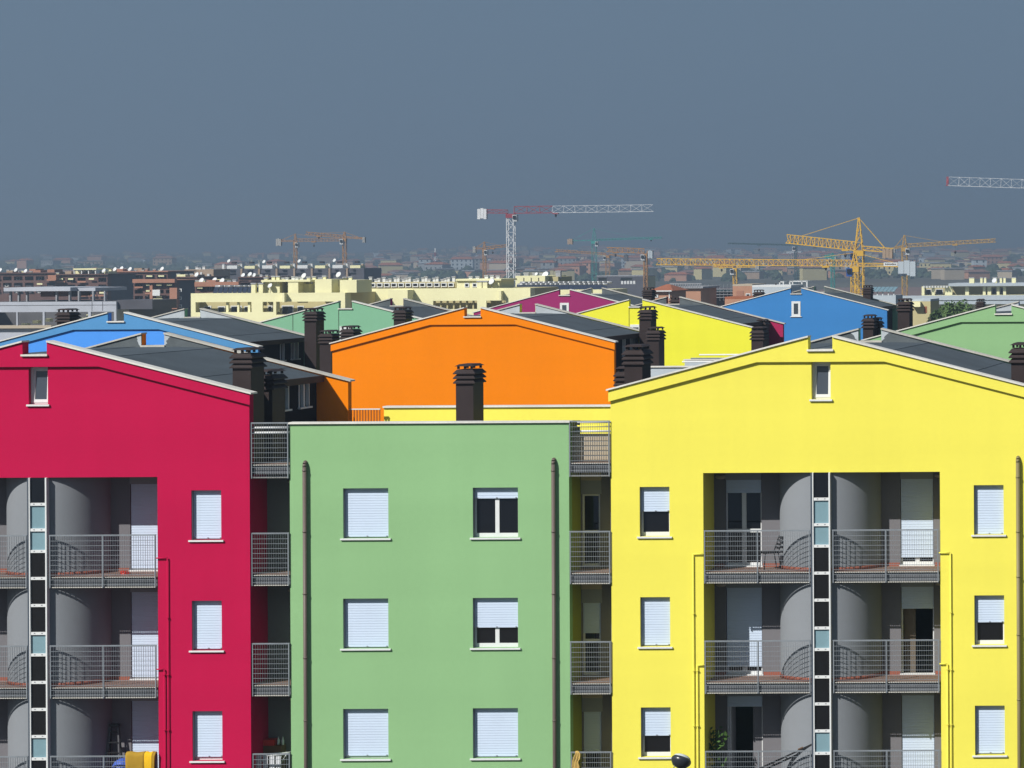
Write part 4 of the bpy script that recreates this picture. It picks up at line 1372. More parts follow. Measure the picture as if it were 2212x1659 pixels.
def crane(label, mx, yj, D, xl, yl, xr, yr, cw, m, mast_w=1.5, jib_h=1.3, t=0.16, peak=None, m_jib=None, m_tip=None, tip_at=None,
          cab=None, cab_m=None, bay=1.1, t_tip=None, hook=None, m_cw=None, cw_px=(8, 14), tie=None, jib_only=None):
    """tower crane: mast at pixel mx, jib root height yj, arm ends (xl, yl) and (xr, yr); cw = side of the counterweight"""
    k = D / FPX
    o = P(mx, yj, D)
    z0 = hill_z(o.x, D)
    root = thing("tower_crane", label, "crane", (o.x, D, z0), "tower cranes on the skyline")
    L = lambda x, y: P(x, y, D) - Vector((o.x, D, z0))
    zj = o.z - z0
    mb = MB()
    lattice(mb, (0, 0, 0), (0, 0, zj - 0.8), mast_w, mast_w, max(6, int(zj / (mast_w * 1.15))), t)
    mb.build("mast", m, root)
    MB().box(-mast_w * 0.6, mast_w * 0.6, -mast_w * 0.6, mast_w * 0.6, zj - 1.2, zj - 0.1).build("slewing_ring", m_jib or m, root)
    jx, jy, cxp, cyp = (xr, yr, xl, yl) if cw == "l" else (xl, yl, xr, yr)
    j1, c1 = L(jx, jy), L(cxp, cyp)
    n = max(6, int(abs(j1.x) / (jib_h * bay)))
    j0 = Vector((math.copysign(mast_w * 0.5, j1.x), 0, zj))
    if tip_at is not None:
        f = (tip_at - mx) / (jx - mx)
        jm = j0.lerp(j1, f)
        a = MB()
        lattice(a, j0, jm, 1.1, jib_h, max(3, int(n * f)), t * 1.2, True)
        a.build("jib", m_jib or m, root)
        a = MB()
        lattice(a, jm, j1, 1.0, jib_h, max(3, int(n * (1 - f))), t_tip or t, True)
        a.build("jib_tip", m_tip, root)
    else:
        a = MB()
        lattice(a, j0, j1, 1.1, jib_h, n, t, True)
        a.build("jib", m_jib or m, root)
    a = MB()
    c0 = Vector((math.copysign(mast_w * 0.5, c1.x), 0, zj))
    lattice(a, c0, c1, 1.1, jib_h * 0.5, max(3, int(abs(c1.x) / 2)), t)
    a.build("counter_jib", m_jib or m, root)
    cwx = cw_px[0] * k
    cwh = cw_px[1] * k
    x0, x1 = sorted((c1.x, c1.x - math.copysign(cwx, c1.x)))
    w = MB()
    nb = 3
    for i in range(nb):
        w.box(x0 + (x1 - x0) * i / nb + 0.03, x0 + (x1 - x0) * (i + 1) / nb - 0.03, -0.7, 0.7, c1.z - cwh * (0.55 if i % 2 else 0.62), c1.z + cwh * (0.45 if i % 2 else 0.38))
    w.build("counterweight", m_cw or M_CONCW, root)
    if peak is not None:
        zp = L(mx, peak).z
        a = MB()
        for sx in (-1, 1):
            for sy in (-1, 1):
                a.bar((sx * mast_w * 0.45, sy * mast_w * 0.45, zj), (sx * 0.12, sy * 0.12, zp), t)
        nb = max(3, int((zp - zj) / 1.4))
        for i in range(nb):
            f0, f1 = i / nb, (i + 1) / nb
            w0, w1 = mast_w * 0.45 * (1 - f0) + 0.12 * f0, mast_w * 0.45 * (1 - f1) + 0.12 * f1
            za_, zb_ = zj + (zp - zj) * f0, zj + (zp - zj) * f1
            for sy in (-1, 1):
                a.bar((-w0, sy * w0, za_), (w1, sy * w1, zb_), t * 0.6)
                a.bar((-w0, sy * w0, za_), (w0, sy * w0, za_), t * 0.5)
        a.build("tower_head", m, root)
        for f in ((0.62,) if tie is None else tie):
            q = j0.lerp(j1, f)
            MB().bar((0, 0, zp - 0.1), (q.x, 0, q.z + jib_h), t * 0.55).build("tie_bar", m, root)
        for sy in (-0.4, 0.4):
            MB().bar((0, sy * 0.3, zp - 0.1), (c1.x * 0.86, sy, c1.z + 0.2), t * 0.55).build("tie_bar", m, root)
    cs = math.copysign(1, j1.x)
    ca = MB()
    cw_, ch_ = 1.1, 1.9
    cx0 = cs * mast_w * 0.7
    ca.hexa([(cx0 - cw_ / 2, -0.9, zj - 2.1), (cx0 + cw_ / 2, -0.9, zj - 2.1), (cx0 + cw_ / 2, 0.6, zj - 2.1), (cx0 - cw_ / 2, 0.6, zj - 2.1)],
            [(cx0 - cw_ / 2, -1.2, zj - 0.4), (cx0 + cw_ / 2, -1.2, zj - 0.4), (cx0 + cw_ / 2, 0.6, zj - 0.4), (cx0 - cw_ / 2, 0.6, zj - 0.4)])
    cab_o = ca.build("cab", cab_m or M_CR_WHITE, root)
    MB().box(cx0 - cw_ * 0.38, cx0 + cw_ * 0.38, -1.23, -1.19, zj - 1.5, zj - 0.6).build("pane", M_GLASS, cab_o)
    hx, hy = hook if hook else (mx + (jx - mx) * 0.55, yj + 18)
    f = (hx - mx) / (jx - mx)
    q = j0.lerp(j1, f)
    tr = MB().box(q.x - 0.7, q.x + 0.7, -0.6, 0.6, q.z - 0.35, q.z - 0.05).build("trolley", m_jib or m, root)
    zh = L(hx, hy).z
    MB().bar((q.x, 0, q.z - 0.3), (q.x, 0, zh), 0.05).build("hoist_rope", M_CHIMNEY, tr)
    MB().lathe([(0.02, 0.4), (0.25, 0.3), (0.3, 0.0), (0.15, -0.35), (0.02, -0.45)], 8, (q.x, 0, zh)).build("hook_block", M_CHIMNEY, tr)
    return root


crane("tall white lattice crane with a red jib root and white counterweight blocks", 1103, 461, 800, 1032, 460, 1410, 457, "l", M_CR_WHITE, 1.75, 1.75,
      0.16, None, M_CR_RED, M_CR_WHITE, 1188, t_tip=0.085, bay=1.5, hook=(1195, 466), m_cw=M_CR_WHITE, cw_px=(20, 22))
crane("orange crane with a dark square counterweight on the left skyline", 638, 522, 1100, 597, 522, 735, 521, "l", M_CR_ORANGE, 1.0, 1.0, 0.14, 505, cab_m=M_CR_WHITE, hook=(676, 531), cw_px=(11, 15), m_cw=M_CONCW)
crane("orange crane whose jib points left over its neighbour on the left skyline", 744, 514, 1000, 660, 507, 789, 517, "r", M_CR_ORANGE, 1.05, 0.9, 0.15, 501, hook=(690, 514), cw_px=(5, 12))
crane("slender orange crane left of the tall white one", 1046, 538, 1050, 1022, 538, 1096, 533, "l", M_CR_ORANGE, 0.95, 0.8, 0.14, 522, hook=(1062, 546), cw_px=(6, 14))
crane("teal green crane with a pointed head right of the tall white one", 1283, 520, 1150, 1226, 521, 1430, 515, "l", M_CR_GREEN, 1.55, 0.55, 0.10, 493, hook=(1405, 519), cw_px=(11, 12), m_cw=M_TAN)
crane("rust orange crane with a long low jib passing behind the teal mast", 1312, 551, 1250, 1200, 543, 1356, 556, "r", M_CR_ORANGE, 1.5, 0.8, 0.15, None, hook=(1202, 565), cw_px=(8, 14), m_cw=M_CONC_DARK)
crane("orange crane with a short thick jib and silver counterweight near the centre right", 1394, 547, 900, 1310, 544, 1410, 548, "r", M_CR_ORANGE, 0.95, 1.3, 0.2, None, hook=(1330, 552), cw_px=(10, 16), m_cw=M_GREY_LIGHT)
crane("yellow crane with the longest low jib, reaching left across the town", 1846, 575, 640, 1418, 572, 1978, 577, "r", M_CR_YELLOW, 1.5, 1.25, 0.14, 545, bay=0.8, hook=(1790, 580), cw_px=(38, 32), tie=(0.25,), m_cw=M_GREY_LIGHT, cab_m=M_BLUE_CAB)
yc = crane("tallest yellow crane with a pointed head and raised jib at the right", 1855, 541, 660, 1697, 525, 1928, 546, "r", M_CR_YELLOW, 1.75, 1.8, 0.18, 470, bay=0.5, hook=(1833, 552), cw_px=(22, 20), tie=(0.78,), m_cw=M_TAN, cab_m=M_BLUE_CAB)
crane("small ochre crane standing beneath the long yellow jib", 1587, 578, 900, 1540, 577, 1640, 577, "r", M_CR_YELLOW, 1.0, 0.8, 0.17, None, hook=(1560, 584), cw_px=(8, 8))
crane("ochre crane with a long jib pointing right at the right side", 1953, 534, 850, 1925, 540, 2150, 523, "l", M_CR_OCHRE, 1.35, 0.9, 0.15, 508, hook=(2060, 545), cw_px=(8, 10), tie=(0.4,))
crane("dark teal crane with a thin flat jib behind the yellow ones", 1718, 531, 1250, 1571, 527, 1762, 532, "r", M_CR_DARK, 0.9, 0.5, 0.17, 524, hook=(1640, 540), cw_px=(7, 8), m_cw=M_CONC_DARK)
crane("short teal crane mast standing left of the yellow masts", 1798, 556, 1100, 1780, 556, 1806, 557, "r", M_CR_GREEN, 1.2, 0.8, 0.19, 546, hook=(1788, 572), cw_px=(4, 6))
crane("white lattice jib with a red tip reaching in from the right edge", 2330, 410, 520, 2043, 401, 2400, 411, "r", M_CR_WHITE, 1.6, 1.45, 0.036, None, hook=(2250, 440), cw_px=(20, 24), tip_at=2048, m_tip=M_CR_RED, t_tip=0.09)
# banner on the counter jib of the long yellow crane
sg = thing("crane_banner", "white banner with dark lettering hung on the yellow counter jib", "banner", P(1923, 573, 637))
kk = 637 / FPX
MB().box(-15 * kk, 15 * kk, 0, 0.06, -1.5 * kk, 6 * kk).build("board", M_WHITE, sg)
lt = MB()
rl = random.Random(2)
x = -12.0
while x < 11:
    w = rl.uniform(1.0, 2.0)
    lt.box(x * kk, (x + w) * kk, -0.01, -0.002, 0.8 * kk, (3.0 + rl.uniform(0, 0.8)) * kk)
    x += w + 0.5
stuff(lt.build("lettering", M_CHIMNEY, sg))
# red and white radio mast, far off
rm = P(940, 566, 2300)
zr0 = hill_z(rm.x, 2300)
rmast = thing("radio_mast", "thin red and white lattice radio mast far off in the haze", "mast", (rm.x, 2300, zr0))
zt_ = P(940, 536, 2300).z - zr0
for i in range(6):
    a = MB()
    w0 = 2.2 * (1 - i / 7)
    lattice(a, (0, 0, zt_ * i / 6), (0, 0, zt_ * (i + 1) / 6), w0, w0, 3, 0.3)
    a.build("mast_section", M_CR_RED if i % 2 == 0 else M_CR_WHITE, rmast)

# ------------------------------------------------------------------ far town and woods
rnd = random.Random(11)
wall_mats = [("cream", M_CREAM_DULL), ("grey", M_GREY_BOX), ("salmon", M_PINK), ("tan", M_TAN), ("white", M_GREY_LIGHT), ("beige", M_BEIGE)]
roof_mats = [("red tiled", M_TILE_DULL), ("terracotta", M_TILE), ("dull red", M_TILE_DULL), ("grey", M_CONC)]


def house_mesh(kind, w, d, h, rh):
    if kind == "wall":
        mb = MB()
        mb.box(-w / 2, w / 2, -d / 2, d / 2, -2.0, h)
        if rh:
            mb.poly([(-w / 2, -d / 2 + 0.01, h), (w / 2, -d / 2 + 0.01, h), (w / 2, -d / 2 + 0.01, h + 0.05), (-w / 2, -d / 2 + 0.01, h + 0.05)])
        return mb
    mb = MB()
    e = 0.5
    if rh > 0.6:
        a = [(-w / 2 - e, -d / 2 - e, h), (w / 2 + e, -d / 2 - e, h), (w / 2 + e, d / 2 + e, h), (-w / 2 - e, d / 2 + e, h)]
        r0, r1 = (-w / 2 + d * 0.25, 0, h + rh), (w / 2 - d * 0.25, 0, h + rh)
        mb.poly(list(reversed(a)))
        mb.poly([a[0], a[1], r1, r0]).poly([a[2], a[3], r0, r1]).poly([a[1], a[2], r1]).poly([a[3], a[0], r0])
    else:
        mb.box(-w / 2 - e, w / 2 + e, -d / 2 - e, d / 2 + e, h, h + 0.5)
    return mb


LANDMARKS = [(60, "the leftmost brick block"), (180, "the lit roof canopy"), (300, "the tall white vent"), (430, "the tan block"), (560, "the solar panels"),
             (638, "the dark counterweight"), (744, "the second orange mast"), (860, "the white roof vents"), (940, "the radio mast"), (1046, "the slender orange mast"),
             (1103, "the white mast"), (1200, "the big white dish"), (1283, "the teal mast"), (1394, "the thick orange jib"), (1490, "the salmon house"),
             (1587, "the ochre mast"), (1718, "the thin dark jib"), (1798, "the short teal mast"), (1850, "the yellow masts"), (1953, "the ochre mast at the right"),
             (2056, "the leafy tree"), (2150, "the pale balconies")]
kinds = []
for i in range(10):
    w, d = rnd.uniform(9, 20), rnd.uniform(8, 12)
    h = rnd.choice((4.5, 6, 6.5, 7.5, 9))
    rh = rnd.choice((1.6, 2.0, 2.4, 0.4))
    kinds.append((w, d, h, rh))
count = 0
tries = 0
spots = []
while count < 290 and tries < 6000:
    tries += 1
    D = 1950 + 3600 * rnd.random() ** 0.85
    px_ = rnd.uniform(20, 2230)
    dens = 0.25 if px_ < 800 else (0.75 if px_ < 1400 else 1.0)
    if rnd.random() > dens:
        continue
    X = P(px_, 560, D).x
    if any(abs(X - q[0]) < 17 and abs(D - q[1]) < 26 for q in spots):
        continue
    spots.append((X, D))
    i = rnd.randrange(len(kinds))
    w, d, h, rh = kinds[i]
    wn_, wm = rnd.choice(wall_mats)
    rn_, rmt = roof_mats[3] if rh < 0.6 else rnd.choice(roof_mats[:3])
    z0 = hill_z(X, D)
    lmk = min(LANDMARKS, key=lambda q: abs(q[0] - px_))
    side = ("left of" if px_ < lmk[0] - 6 else "right of" if px_ > lmk[0] + 6 else "behind")
    band_ = "clear" if D < 2700 else "hazy" if D < 3900 else "faint"
    size_ = ("long" if w > 15 else "small") + (" tall" if h > 7 else " low")
    t = thing("distant_house", f"{band_} {size_} {wn_} house, {rn_} roof, {side} {lmk[1]}", "house", (X, D, z0), "houses of the far town", rnd.uniform(-0.5, 0.5))
    place("wall", cached(("hw", i, wn_), lambda: house_mesh("wall", w, d, h, 0).mesh("wall", wm)), t)
    place("roof", cached(("hr", i, rn_), lambda: house_mesh("roof", w, d, h, rh).mesh("roof", rmt)), t)
    if D < 3200:
        nw = int(w / 3.2)
        wmx = cached("hwin", lambda: MB().box(-0.55, 0.55, -0.05, 0.0, 0, 1.4).mesh("window", M_GLASS))
        for f in range(max(1, int(h / 3))):
            for q in range(nw):
                place("window", wmx, t, (-w / 2 + (q + 0.5) * w / nw, -d / 2, 1.0 + f * 3.0))
    count += 1
rest = MB()
mats_i = []
for i in range(900):
    D = rnd.uniform(1800, 6000)
    px_ = rnd.uniform(20, 2240)
    if rnd.random() > (0.3 if px_ < 800 else 1.0):
        continue
    X = P(px_, 560, D).x
    if any(abs(X - q[0]) < 15 and abs(D - q[1]) < 24 for q in spots):
        continue
    spots.append((X, D))
    sc_ = rnd.uniform(0.55, 0.9)
    w, d, h, rh = (q * sc_ for q in rnd.choice(kinds))
    z0 = hill_z(X, D)
    ca, sa = math.cos(rnd.uniform(-0.7, 0.7)), 0.0
    sa = math.sqrt(1 - ca * ca) * rnd.choice((-1, 1))
    mi = rnd.randrange(4)
    for part, idx in (("wall", mi), ("roof", 4 + (rh < 0.6 and 2 or rnd.randrange(2)))):
        hm = house_mesh(part, w, d, h, rh if part == "roof" else 0)
        k0 = len(rest.v)
        rest.v.extend([(X + vx * ca - vy * sa, D + vx * sa + vy * ca, z0 + vz) for vx, vy, vz in hm.v])
        rest.f.extend([tuple(k0 + q for q in f) for f in hm.f])
        rest.s.extend(hm.s)
        mats_i.extend([idx] * len(hm.f))
ro = rest.build("far_rooftops", M_CREAM_DULL)
for m_ in (M_BEIGE, M_PINK, M_TAN, M_TILE_DULL, M_TILE, M_CONC):
    ro.data.materials.append(m_)
ro.data.polygons.foreach_set("material_index", mats_i)
stuff(ro)
tag(ro, "countless small roofs of the far town scattered through the haze", "rooftops")
# white terrace of flats on the hillside
hf = Block("hillside_flats", "long white stepped block of flats alone on the far hillside", 1586 + 104, 1785, 546, 3600, 20, M_WHITE, cat="building", group=None)
for k in range(3):
    hf.box("floor_band", 1690 - 2, 1735, 548 + k * 5, 550 + k * 5, M_DUSK, -1.0, 1.0)
    hf.box("floor_band", 1738, 1787, 548 + k * 5, 550 + k * 5, M_DUSK, -1.0, 1.0)
hf.box("penthouse", 1698, 1730, 543, 546, M_WHITE, 2, 12)
hf.box("penthouse", 1746, 1782, 542, 546, M_WHITE, 2, 12)

woods = MB()
rw = random.Random(5)


def blob(mb, c, rx, rz, r):
    n, rows = 6, 3
    i0 = len(mb.v)
    for j in range(rows):
        t = j / rows * math.pi / 2
        for k in range(n):
            a = 2 * math.pi * (k + 0.5 * (j % 2)) / n
            q = r.uniform(0.75, 1.2)
            mb.v.append((c[0] + rx * math.cos(t) * math.cos(a) * q, c[1] + rx * math.cos(t) * math.sin(a) * q, c[2] + rz * math.sin(t) * r.uniform(0.85, 1.15)))
    mb.v.append((c[0], c[1], c[2] + rz))
    for j in range(rows - 1):
        for k in range(n):
            q = (k + 1) % n
            mb.f.append((i0 + j * n + k, i0 + j * n + q, i0 + (j + 1) * n + q, i0 + (j + 1) * n + k))
            mb.s.append(False)
    for k in range(n):
        mb.f.append((i0 + (rows - 1) * n + k, i0 + (rows - 1) * n + (k + 1) % n, i0 + rows * n))
        mb.s.append(False)


for i in range(9000):
    D = 1600 + 5000 * rw.random()
    px_ = rw.uniform(-60, 2270)
    X = P(px_, 560, D).x
    cl = math.sin(X / 90.0 + 1.3 * math.sin(D / 210.0)) + math.sin(D / 130.0 + X / 300.0)
    if cl < (0.5 if D < 2300 else -0.25) + rw.uniform(-0.8, 0.4):
        continue
    if any(abs(X - q[0]) < 11 and -14 < q[1] - D < 16 for q in spots):
        continue
    s = rw.uniform(2.5, 5.0)
    blob(woods, (X, D, hill_z(X, D) - 0.5), s, s * rw.uniform(0.8, 1.4), rw)
wo = woods.build("woods", leaf_mat("distant foliage", (0.05, 0.075, 0.04)))
stuff(wo)
tag(wo, "dark tree belts and woods between the far houses", "woods")
# ploughed field at the right
fl = MB()
fx0, fx1 = P(1800, 615, 1450).x, P(2300, 615, 1450).x
fl.poly([(fx0 * 1, 1180, hill_z(fx0, 1180) + 0.15), (fx1 + 60, 1180, hill_z(fx1, 1180) + 0.15), (fx1 + 90, 1560, hill_z(fx1, 1560) + 0.4), (fx0 - 20, 1560, hill_z(fx0, 1560) + 0.4)])
fo = fl.build("field", mat("ploughed field", (0.22, 0.14, 0.115), 0.95, 0.1, 0.02, 0.1))
fo["kind"] = "structure"

# ------------------------------------------------------------------ things on the balconies and the street lamp
M_MUSTARD = mat("mustard cloth", (0.42, 0.25, 0.02), 0.9, 0.1, 4)
M_GOLDEN = mat("golden cloth", (0.85, 0.50, 0.01), 0.9, 0.06, 4)  # brighter and more golden than the rest of the quilt
M_PLASTIC_BLUE = mat("blue plastic", (0.07, 0.14, 0.55), 0.4, 0.05)
M_PLASTIC_RED = mat("red plastic", (0.60, 0.035, 0.02), 0.5, 0.05)
M_DARK_METAL = mat("black metal", (0.02, 0.02, 0.022), 0.45, 0.05)
M_CLOTH = mat("white laundry", (0.72, 0.74, 0.78), 0.9, 0.06, 6)
M_OCHRE_CLOTH = mat("ochre cloth", (0.58, 0.40, 0.12), 0.9, 0.1, 6)
M_CARD = mat("brown cardboard", (0.18, 0.10, 0.05), 0.9, 0.08, 4)
M_LAMP_HEAD = mat("dark lamp underside", (0.03, 0.035, 0.045), 0.3, 0.03, spec=0.5)
M_LAMP_TOP = mat("pale lamp lid", (0.62, 0.68, 0.70), 0.4, 0.04)

Fz = [zfY - 6.03 - 3 * k for k in range(3)]
yx, ry = yellow.location.x, red.location.x
Dy, Dr = D0, 84.3

# mattress-like cloth hung over the railing of the red house's lowest visible balcony
xm0, xm1 = P(276, 1640, Dr).x, P(338, 1640, Dr).x
zt_ = P(300, 1626, Dr).z
hung = thing("hanging_quilt", "mustard quilt with a golden stripe hung over the red house's railing", "quilt", (xm0, Dr - 0.1, zt_ - 0.7))


def drape(x0, x1, m, name, off):
    mb = MB()
    n = 7
    prof = [(-0.10, 0.0), (-0.115, 0.30), (-0.12, 0.62), (-0.09, 0.71), (0.0, 0.745), (0.10, 0.71), (0.13, 0.60), (0.135, 0.2)]
    rows = []
    for k in range(n + 1):
        x = x0 + (x1 - x0) * k / n
        rows.append([(x, y + off + 0.008 * math.sin(k * 1.7 + z * 7), z + 0.012 * math.sin(k * 1.1)) for y, z in prof])
    i0 = len(mb.v)
    for r_ in rows:
        mb.v.extend(r_)
    q = len(prof)
    for k in range(n):
        for j in range(q - 1):
            mb.f.append((i0 + k * q + j, i0 + (k + 1) * q + j, i0 + (k + 1) * q + j + 1, i0 + k * q + j + 1))
            mb.s.append(True)
    o = mb.build(name, m, hung)
    so = o.modifiers.new("thickness", 'SOLIDIFY')
    so.thickness = 0.05
    return o


wq = xm1 - xm0
drape(0, wq * 0.66, M_MUSTARD, "quilt_field", 0.05)
drape(wq * 0.66, wq * 0.92, M_GOLDEN, "quilt_stripe", 0.045)
drape(wq * 0.92, wq, M_MUSTARD, "quilt_edge", 0.05)

bq = P(266, 1664, Dr + 0.5)
ball = thing("blue_bag", "round blue bag beside the mustard quilt behind the railing", "bag", (bq.x, bq.y, Fz[2]))
MB().lathe([(0.05, 0.0), (0.24, 0.02), (0.31, 0.25), (0.32, 0.5), (0.29, 0.74), (0.22, 0.88), (0.10, 0.95), (0.02, 0.97)], 16).build("body", M_PLASTIC_BLUE, ball)
MB().tube([(0.06 * math.cos(a), 0.0, 0.96 + 0.07 * math.sin(a)) for a in [i * math.pi / 6 for i in range(7)]], 0.012, 6).build("handle", M_PLASTIC_BLUE, ball)

# folding ladder leaning in the red loggia
lp = P(244, 1600, Dr + 1.05)
lad = thing("ladder", "dark folding ladder leaning in the red house's loggia", "ladder", (lp.x, lp.y, Fz[2]))
for s in (-1, 1):
    MB().bar((s * 0.24, -0.15, 0.0), (s * 0.10, 0.12, 1.75), 0.04).build("rail", mat("shade toned ladder alloy", (0.09, 0.09, 0.10), 0.6, 0.05), lad)  # ladder coloured darker to stand in for the loggia's shade
    MB().bar((s * 0.22, 0.25, 0.0), (s * 0.10, 0.14, 1.72), 0.035).build("rear_rail", M_DARK_METAL, lad)
for k in range(6):
    f = (k + 0.7) / 6.3
    MB().box(-0.23 + 0.13 * f, 0.23 - 0.13 * f, -0.2 + 0.27 * f, -0.08 + 0.27 * f, 1.75 * f - 0.012, 1.75 * f + 0.012).build("step", M_DARK_METAL, lad)
MB().box(-0.12, 0.12, 0.06, 0.2, 1.74, 1.80).build("top_plate", M_DARK_METAL, lad)

# red cloth dropped on the red house's top balcony
cp = P(268, 1226, Dr + 0.7)
rc = thing("red_cloth", "crumpled red cloth lying on the red house's top balcony floor", "cloth", (cp.x, cp.y, zfR - 6.03))
mb = MB()
blob(mb, (0, 0, 0), 0.13, 0.09, random.Random(3))
blob(mb, (0.09, 0.02, 0), 0.09, 0.06, random.Random(8))
for i in range(len(mb.s)):
    mb.s[i] = True
mb.build("fold", M_PLASTIC_RED, rc)

# laundry rack and boxes on the recessed balcony between red and green
dk = P(590, 1655, DG + 0.55)
fz_l = f0 - 9
rack = thing("drying_rack", "white drying rack with hanging laundry on the recessed balcony beside the red wall", "drying rack", (dk.x, dk.y, fz_l))
for s in (-1, 1):
    MB().bar((-0.36, s * 0.2, 0), (0.30, s * 0.2, 1.0), 0.02, n=6).build("leg", M_WHITE, rack)
    MB().bar((0.36, s * 0.2, 0), (-0.30, s * 0.2, 1.0), 0.02, n=6).build("leg", M_WHITE, rack)
for k in range(7):
    y = -0.24 + 0.08 * k
    MB().bar((-0.40, y, 1.0), (0.40, y, 1.0 + 0.05), 0.015, n=6).build("rod", M_WHITE, rack)
rk = random.Random(4)
for k in range(4):
    x0_ = -0.36 + k * 0.17
    MB().box(x0_, x0_ + 0.13, -0.25 + 0.01 * k, -0.235 + 0.01 * k, 0.45 + rk.uniform(0, 0.15), 1.03).build("garment", M_CLOTH, rack)
bx_ = P(588, 1608, DG + 0.95)
crate = thing("cardboard_box", "brown cardboard box with a red lid in the shaded recess by the red wall", "box", (bx_.x, bx_.y, fz_l))
MB().box(-0.20, 0.30, -0.15, 0.2, 0, 1.22).build("body", M_CARD, crate)
MB().box(-0.20, 0.10, -0.16, 0.21, 1.222, 1.38).build("lid", M_PLASTIC_RED, crate)
for j, dx in enumerate((0.17, 0.29)):
    bt = thing("white_bottle", ("left" if j == 0 else "right") + " one of two small white bottles on the cardboard box", "bottle", (bx_.x + dx, bx_.y, fz_l + 1.223), "bottles on the cardboard box")
    MB().lathe([(0.0, 0), (0.035, 0.0), (0.037, 0.12), (0.02, 0.16), (0.018, 0.2)], 10).build("body", M_CLOTH, bt)
    MB().lathe([(0.02, 0.2), (0.02, 0.225), (0.0, 0.23)], 10).build("cap", M_GREY_BOX, bt)

# ochre cloth over the recessed balcony railing by the yellow wall
oc = P(1246, 1650, DG - 0.03)
och = thing("hanging_cloth", "ochre cloth bundled over the railing beside the yellow wall", "cloth", (oc.x, DG - 0.07, f0 - 9 + 0.55))
mb = MB()
n = 9
rows = []
for k in range(n + 1):
    z = 0.62 - 0.62 * k / n
    wdt = (0.035 + 0.055 * math.sin(min(1, k / n * 1.3) * math.pi * 0.6)) * rk.uniform(0.75, 1.3)
    off_ = 0.03 * math.sin(k * 0.9) + rk.uniform(-0.012, 0.012)
    rows.append([(-wdt + 2 * wdt * q / 6 + off_, -0.02 - 0.035 * math.sin(q * 2.1 + k * 0.5), z) for q in range(7)])
for r_ in rows:
    mb.v.extend(r_)
for k in range(n):
    for q in range(6):
        mb.f.append((k * 7 + q, (k + 1) * 7 + q, (k + 1) * 7 + q + 1, k * 7 + q + 1))
        mb.s.append(True)
oco = mb.build("fold", M_OCHRE_CLOTH, och)
so = oco.modifiers.new("thickness", 'SOLIDIFY')
so.thickness = 0.02

# black cantilever chair and a dark bag on the yellow house's top balcony
cc = P(1662, 1224, Dy + 0.72)
ch = thing("metal_chair", "black metal chair with slatted back on the yellow house's top balcony", "chair", (cc.x, cc.y, Fz[0]), rotz=R(-62))
for s in (-1, 1):
    MB().bar((s * 0.21, -0.22, 0.0), (s * 0.2, -0.18, 0.46), 0.028, n=8).build("leg", M_DARK_METAL, ch)
    MB().bar((s * 0.21, 0.26, 0.0), (s * 0.2, 0.18, 0.46), 0.028, n=8).build("leg", M_DARK_METAL, ch)
    MB().bar((s * 0.2, 0.18, 0.46), (s * 0.19, 0.33, 0.90), 0.028, n=8).build("back_post", M_DARK_METAL, ch)
MB().box(-0.23, 0.23, -0.23, 0.22, 0.45, 0.49).build("seat", M_DARK_METAL, ch)
for k in range(4):
    z = 0.58 + 0.095 * k
    y = 0.18 + (z - 0.46) * 0.34
    MB().box(-0.2, 0.2, y - 0.012, y + 0.012, z - 0.028, z + 0.028).build("slat", M_DARK_METAL, ch)

# potted climber on the yellow house's lowest visible balcony
pp = P(1550, 1650, Dy + 0.55)
plant = thing("potted_plant", "tall leafy potted plant behind the yellow house's railing", "plant", (pp.x, pp.y, Fz[2]))
MB().lathe([(0.0, 0), (0.14, 0), (0.18, 0.3), (0.2, 0.3), (0.2, 0.34), (0.16, 0.34), (0.15, 0.30), (0.0, 0.30)], 16).build("pot", M_SKIRT, plant)
st = MB()
rp = random.Random(6)
tips = []
for k in range(6):
    a = rp.uniform(0, 6.28)
    top_ = (0.22 * math.cos(a), 0.15 * math.sin(a), rp.uniform(1.1, 1.75))
    st.bar((0, 0, 0.3), top_, 0.018, n=5)
    tips.append(Vector(top_))
st.build("stem", M_LEAF, plant)
lf = MB()
for k in range(120):
    tp = rp.choice(tips)
    c = Vector((0, 0, 0.3)).lerp(tp, rp.uniform(0.3, 1.03)) + Vector((rp.gauss(0, .06), rp.gauss(0, .06), rp.gauss(0, .04)))
    nrm = Vector((rp.gauss(0, 1), rp.gauss(-0.6, 1), rp.gauss(0.6, 1))).normalized()
    a = nrm.orthogonal().normalized()
    b_ = nrm.cross(a)
    th = rp.uniform(0, 3.14)
    a, b_ = a * math.cos(th) + b_ * math.sin(th), b_ * math.cos(th) - a * math.sin(th)
    L_ = rp.uniform(0.06, 0.11)
    lf.poly([c - a * L_, c - b_ * L_ * 0.45, c + a * L_, c + b_ * L_ * 0.45])
lf.build("foliage", leaf_mat("balcony plant leaves", (0.07, 0.15, 0.03)), plant)

